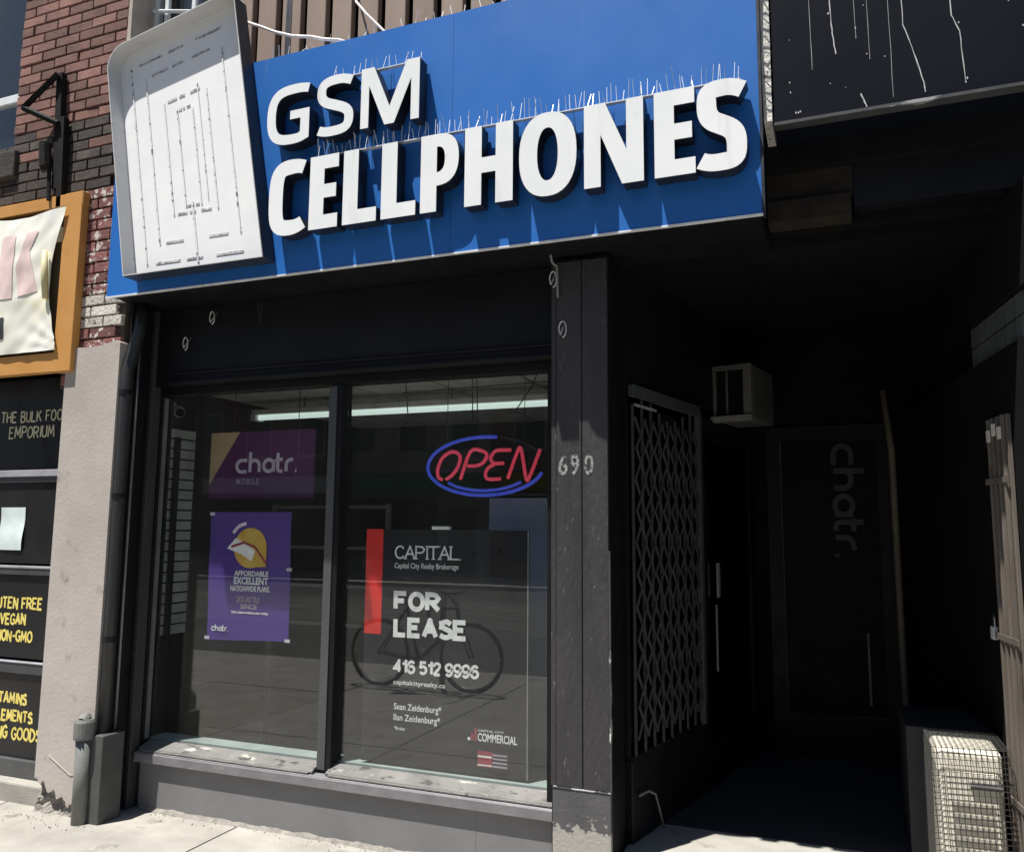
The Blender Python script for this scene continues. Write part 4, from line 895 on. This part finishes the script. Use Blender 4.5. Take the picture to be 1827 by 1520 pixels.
for s_, x0, x1, z0, z1, mt in (('AFFORDABLE', -3.24, -3.0, 1.315, 1.345, white_print), ('EXCELLENT', -3.24, -3.0, 1.268, 1.308, white_print), ('NATIONWIDE PLANS.', -3.262, -2.985, 1.228, 1.26, white_print), ('DATA AND TALK', -3.215, -3.05, 1.165, 1.2, dim_print), ('SINCE', -3.185, -3.07, 1.13, 1.158, dim_print), ('Visit chatrwireless.com today', -3.25, -2.99, 1.1, 1.118, white_print)):
    text(s_, 'lettering', mt, po, x0, x1, z0, z1, PY-.0006, bold=.03)
chatr(po, lambda a, b, d: (-3.385+a*.023, PY-d, 1.0+b*.024), white_print)
for x, z in ((-3.435, 1.66), (-3.43, .95), (-2.87, .96), (-2.875, 1.35)): bx('tape', tape, po, x, x+.035, .0925, .0935, z, z+.018)
# OPEN neon sign
ne = thing('neon_open_sign', (-1.72, .2, 1.77), 'red and blue oval neon sign hanging inside the right pane', 'neon sign')
ox, oz, oa, ob_ = -1.72, 1.925, .335, .155
el = lambda a0, a1, k=1., n=40: [(ox+oa*k*math.cos(R(a0+(a1-a0)*i/n)), .2, oz+ob_*k*math.sin(R(a0+(a1-a0)*i/n))) for i in range(n+1)]
MB().tube(el(78, 345), .0095, 8).build('blue_tube', neon_blue, ne, smooth=True)
MB().tube(el(10, 74, 1, 16), .0045, 8).build('unlit_tube', neon_dead, ne, smooth=True)
MB().tube(el(222, 318, .84, 20), .008, 8).build('blue_tube', neon_blue, ne, smooth=True)
NL = {'O': [[(.3, .0), (.14, .1), (.05, .4), (.12, .8), (.4, 1), (.68, .85), (.72, .5), (.6, .18), (.42, .01)]], 'P': [[(.08, 0), (.18, .98), (.55, 1), (.75, .85), (.7, .6), (.5, .48), (.2, .48)]],
      'E': [[(.72, 1), (.28, 1), (.16, .85), (.15, .7), (.3, .55), (.6, .55)], [(.3, .5), (.14, .4), (.1, .18), (.22, .0), (.62, 0)]], 'N': [[(.05, 0), (.15, .95), (.25, 1), (.62, .02), (.72, .05), (.84, 1)]]}
for ch, xo in (('O', 0), ('P', .82), ('E', 1.58), ('N', 2.38)):
    for st in NL[ch]:
        P = [Vector((-2.015+(xo+p[0]+.22*p[1])*.178, .192, 1.855+p[1]*.15)) for p in st]
        Q = smooth_line([tuple(p) for p in P], 4)
        MB().tube(Q, .0095, 8).build('red_tube', neon_red, ne, smooth=True)
for x in (-1.95, -1.5): MB().tube([(x, .22, oz+.1), (x, .22, 2.55)], .002, 4).build('wire', in_bar, ne)
bx('backing_bar', neon_dead, ne, -2.0, -1.44, .215, .222, 1.9, 1.915); bx('backing_bar', neon_dead, ne, -2.0, -1.44, .215, .222, 1.96, 1.972)
# for lease board
fb = thing('lease_board', (-1.9, .11, .38), 'dark for lease board with a red bar standing inside the right pane', 'board')
BY = .112
bx('panel', board_navy, fb, -2.372, -1.44, BY, BY+.012, .385, 1.588)
bx('red_bar', red_print, fb, -2.3725, -2.27, BY-.0012, BY-.0002, 1.036, 1.5885)
bx('edge_strip', M('edge_strip', (.25, .25, .25), scale=10, rough=.4), fb, -1.4395, -1.434, BY-.002, BY+.013, .385, 1.588)
for s_, x0, x1, z0, z1, mt, bo in (('Capital City Realty Brokerage', -2.197, -1.82, 1.375, 1.412, white_print, .012), ('capitalcityrealty.ca', -2.187, -1.885, .778, .808, white_print, .012),
     ('Sean Zeidenburg*', -2.18, -1.905, .648, .692, white_print, .012), ('Ilan Zeidenburg*', -2.18, -1.91, .594, .638, white_print, .012), ('*Broker', -2.175, -2.11, .556, .575, white_print, .01),
     ('COMMERCIAL', -1.7, -1.49, .545, .585, white_print, .02), ('CAPITAL CITY', -1.7, -1.56, .592, .602, white_print, .01)):
    text(s_, 'lettering', mt, fb, x0, x1, z0, z1, BY-.0008, bold=bo)
# serif caps
fat('FOR', white_print, fb, -2.197, -1.918, 1.16, .105, BY-.0002, .24)
fat('LEASE', white_print, fb, -2.195, -1.762, 1.025, .105, BY-.0002, .24)
fat('416 512 9996', white_print, fb, -2.19, -1.697, .842, .07, BY-.0002, .2)
fat('CAPITAL', white_print, fb, -2.197, -1.815, 1.432, .071, BY-.0002, .12, serif=1)
for k, h in enumerate((.015, .035, .06)): bx('chart_bar', white_print if k == 0 else wine_print, fb, -1.755+k*.018, -1.742+k*.018, BY-.0008, BY-.0002, .545, .545+h)
bx('badge', wine_print, fb, -1.7, -1.62, BY-.0008, BY-.0002, .425, .5)
for k in range(4): bx('badge_line', dim_print, fb, -1.618, -1.54, BY-.0008, BY-.0002, .428+k*.018, .437+k*.018)
bx('badge_line', white_print, fb, -1.699, -1.622, BY-.0014, BY-.0009, .47, .478); bx('badge_line', white_print, fb, -1.699, -1.622, BY-.0014, BY-.0009, .43, .436)
clp = thing('board_clip', (-1.93, .1, 1.588), 'small white clip on the top edge of the dark lease board', 'clip')
bx('body', white_print, clp, -1.975, -1.87, .1, .128, 1.5885, 1.606, bevel=.004)
# grey-blue board and dim shop fittings behind
pb = bx('display_board', panel_blue, None, -1.86, -1.4, .6, .62, .15, 1.77, bevel=.003); tag(pb, 'blue-grey board standing behind the right pane beside the pillar', 'board')
ct = thing('counter', (-2.6, 3.6, .1), 'dim brown shop counter at the back behind the window', 'counter')
cw = M('counter_wood', (.06, .04, .03), scale=4, rough=.5)
bx('body', cw, ct, -3.6, -1.6, 3.4, 3.9, .1, 1.0); bx('top', in_bar, ct, -3.65, -1.55, 3.35, 3.95, 1.001, 1.04, bevel=.004)
sv = thing('shelf_unit', (-2.9, 5.6, .1), 'dim grey shelf unit on the back wall of the shop', 'shelves')
for k in range(5): bx('shelf', slat_m, sv, -4.0, -1.4, 5.6, 5.95, .4+k*.4, .42+k*.4)
for x in (-4.0, -2.7, -1.42): bx('side', cw, sv, x, x+.02, 5.6, 5.96, .1, 2.1)
frm = M('grey_frame', (.12, .12, .12), scale=4, rough=.5)
rk = thing('display_rack', (-3.1, .9, .1), 'thin grey display rack standing behind the violet poster', 'rack')
for x in (-3.62, -2.72): bx('post', frm, rk, x, x+.03, .9, .93, .1, 1.75)
for z in (.95, 1.2, 1.45, 1.72): bx('rail', frm, rk, -3.59, -2.72, .905, .925, z, z+.02)

# ================================================================== BICYCLE on the sidewalk (seen mirrored in the window)
bk = thing('bicycle', (-3.88, -3.59, 0), 'dark bicycle parked at the kerb, mirrored in the shop window', 'bicycle')
WX = (-4.4, -3.37); WR = .325; by = -3.59
for wx in WX:
    cir = [(wx+WR*math.cos(k*2*math.pi/40), by, WR+.005+WR*math.sin(k*2*math.pi/40)) for k in range(40)]
    wh = MB().tube(cir, .018, 8, closed=True).build('wheel', rubber, bk, smooth=True)
    MB().tube([(wx+(WR-.025)*math.cos(k*2*math.pi/40), by, WR+.005+(WR-.025)*math.sin(k*2*math.pi/40)) for k in range(40)], .009, 6, closed=True).build('rim', chrome, wh)
    s_ = MB()
    for k in range(18):
        a = k*2*math.pi/18; s_.tube([(wx, by+(.02 if k % 2 else -.02), WR+.005), (wx+(WR-.03)*math.cos(a), by, WR+.005+(WR-.03)*math.sin(a))], .0012, 4)
    s_.build('spokes', chrome, wh); MB().tube([(wx, by-.04, WR+.005), (wx, by+.04, WR+.005)], .018, 10).build('hub', chrome, wh)
hz = WR+.005; BB = (-3.95, by, .28); ST = (-4.1, by, .78); HT = (-3.53, by, .8); HB = (-3.5, by, .68)
fr = MB()
for p, q, r in ((BB, ST, .016), (BB, HB, .018), (ST, HT, .015), (HT, HB, .019), ((BB[0], by-.04, .28), (WX[0], by-.05, hz), .01), ((BB[0], by+.04, .28), (WX[0], by+.05, hz), .01), (ST, (WX[0], by-.05, hz), .009), (ST, (WX[0], by+.05, hz), .009)): fr.tube([p, q], r, 8)
fr.build('frame', bike_blue, bk, smooth=True)
fk = MB()
for d in (-.05, .05): fk.tube([HB, (-3.48, by+d, .6), (WX[1], by+d, hz)], .011, 8)
fk.build('fork', bike_blue, bk, smooth=True)
MB().tube([ST, (-4.13, by, .9)], .013, 8).build('seat_post', chrome, bk)
MB().grid(lambda u, v: (-4.27+.27*u, by+(v-.5)*(.15-.12*u)*1, .92+.015*math.cos((v-.5)*3)-.02*u), 8, 6).build('saddle', rubber, bk, smooth=True)
bx('saddle_base', rubber, bk, -4.24, -4.03, by-.03, by+.03, .885, .9)
MB().tube([HT, (-3.545, by, .93), (-3.5, by, .95)], .013, 8).build('stem', chrome, bk)
MB().tube([(-3.58, by-.28, .98), (-3.53, by-.2, .96), (-3.5, by, .95), (-3.53, by+.2, .96), (-3.58, by+.28, .98)], .012, 8).build('handlebar', rubber, bk, smooth=True)
MB().tube([(BB[0]+.09*math.cos(k*.314), by-.05, .28+.09*math.sin(k*.314)) for k in range(20)], .006, 6, closed=True).build('chainring', chrome, bk)
for sg in (1, -1): MB().tube([(BB[0], by-.07*sg, .28), (BB[0]+.14*sg, by-.08*sg, .2), (BB[0]+.14*sg, by-.17*sg, .2)], .009, 6).build('crank', chrome, bk)
rp_ = thing('bike_post', (-3.75, -3.72, 0), 'grey ring-topped bike post beside the bicycle at the kerb', 'bike post')
MB().tube([(-3.75, -3.72, 0), (-3.75, -3.72, .95)], .03, 12).build('post', pipe_grey, rp_, smooth=True)
MB().tube([(-3.75+.17*math.cos(k*.2618), -3.72, .75+.17*math.sin(k*.2618)) for k in range(24)], .022, 8, closed=True).build('ring', pipe_grey, rp_, smooth=True)

# ================================================================== buildings across the street (mirrored in the glass)
wnd_d = M('far_window', (.02, .024, .03), scale=2, rough=.15)
x = -38
for i, (wd, ht, c) in enumerate(((8, 9.5, (.16, .07, .05)), (6.5, 8.6, (.2, .17, .14)), (7, 10, (.12, .06, .05)), (6, 9, (.22, .2, .18)), (8, 9.6, (.15, .08, .06)), (7, 8.8, (.13, .12, .12)), (8, 10, (.17, .07, .05)), (8, 9.2, (.2, .15, .11)))):
    lb = ('wide red brick', 'low grey-brown', 'tall dark red brick', 'pale grey', 'brown-red brick', 'plain dark grey', 'tallest plain red brick', 'sandy brown')[i]
    o = thing('far_building', (x+wd/2, -21, 0), lb+' building across the street, mirrored in the window', 'building', 'buildings across the street')
    fm = far(i, c)
    bx('wall', fm, o, x, x+wd-.05, -29, -21, 0, ht); bx('cornice', M('far_cornice', (.1, .09, .08), scale=2, rough=.8), o, x-.02, x+wd-.04, -20.99, -20.7, ht-.5, ht+.1)
    bx('shop_window', wnd_d, o, x+.5, x+wd-2, -20.999, -20.95, .5, 2.6); bx('door', wnd_d, o, x+wd-1.6, x+wd-.6, -20.999, -20.95, .1, 2.3)
    bx('shop_sign', M('far_sign_%d' % i, ((.3, .05, .04), (.05, .1, .25), (.4, .4, .38), (.05, .2, .1), (.3, .25, .05), (.1, .1, .1), (.35, .3, .3), (.05, .05, .2))[i], scale=2, rough=.6), o, x+.3, x+wd-.3, -20.999, -20.85, 2.8, 3.4)
    for fl in range(2):
        for k in range(3):
            wx = x+wd*(k+.5)/3-.5; p = bx('window', M('far_trim', (.3, .29, .27), scale=2, rough=.7), o, wx-.08, wx+1.08, -20.999, -20.96, 4.1+fl*2.4, 5.9+fl*2.4)
            bx('pane', wnd_d, p, wx, wx+1, -20.9595, -20.95, 4.2+fl*2.4, 5.8+fl*2.4)
    x += wd

# grit and litter along the wall base
b = MB()
for k in range(170):
    x = random.uniform(-4.9, -1.0); y = -abs(random.gauss(0, .06))-.012 if x > -3.7 else -.3-abs(random.gauss(0, .07)); r = random.uniform(.002, .006)
    b.add([(x+r*random.uniform(.6, 1.3)*dx, y+r*random.uniform(.6, 1.3)*dy, .003+max(0, dz)*r*1.2) for dx, dy, dz in ((1, 0, 0), (0, 1, 0), (-1, 0, 0), (0, -1, 0), (0, 0, 1))], [(0, 1, 4), (1, 2, 4), (2, 3, 4), (3, 0, 4)])
o = b.build('grit', grit_m, None); o['kind'] = 'stuff'; o['label'] = 'loose grit along the foot of the shopfront'; o['category'] = 'grit'
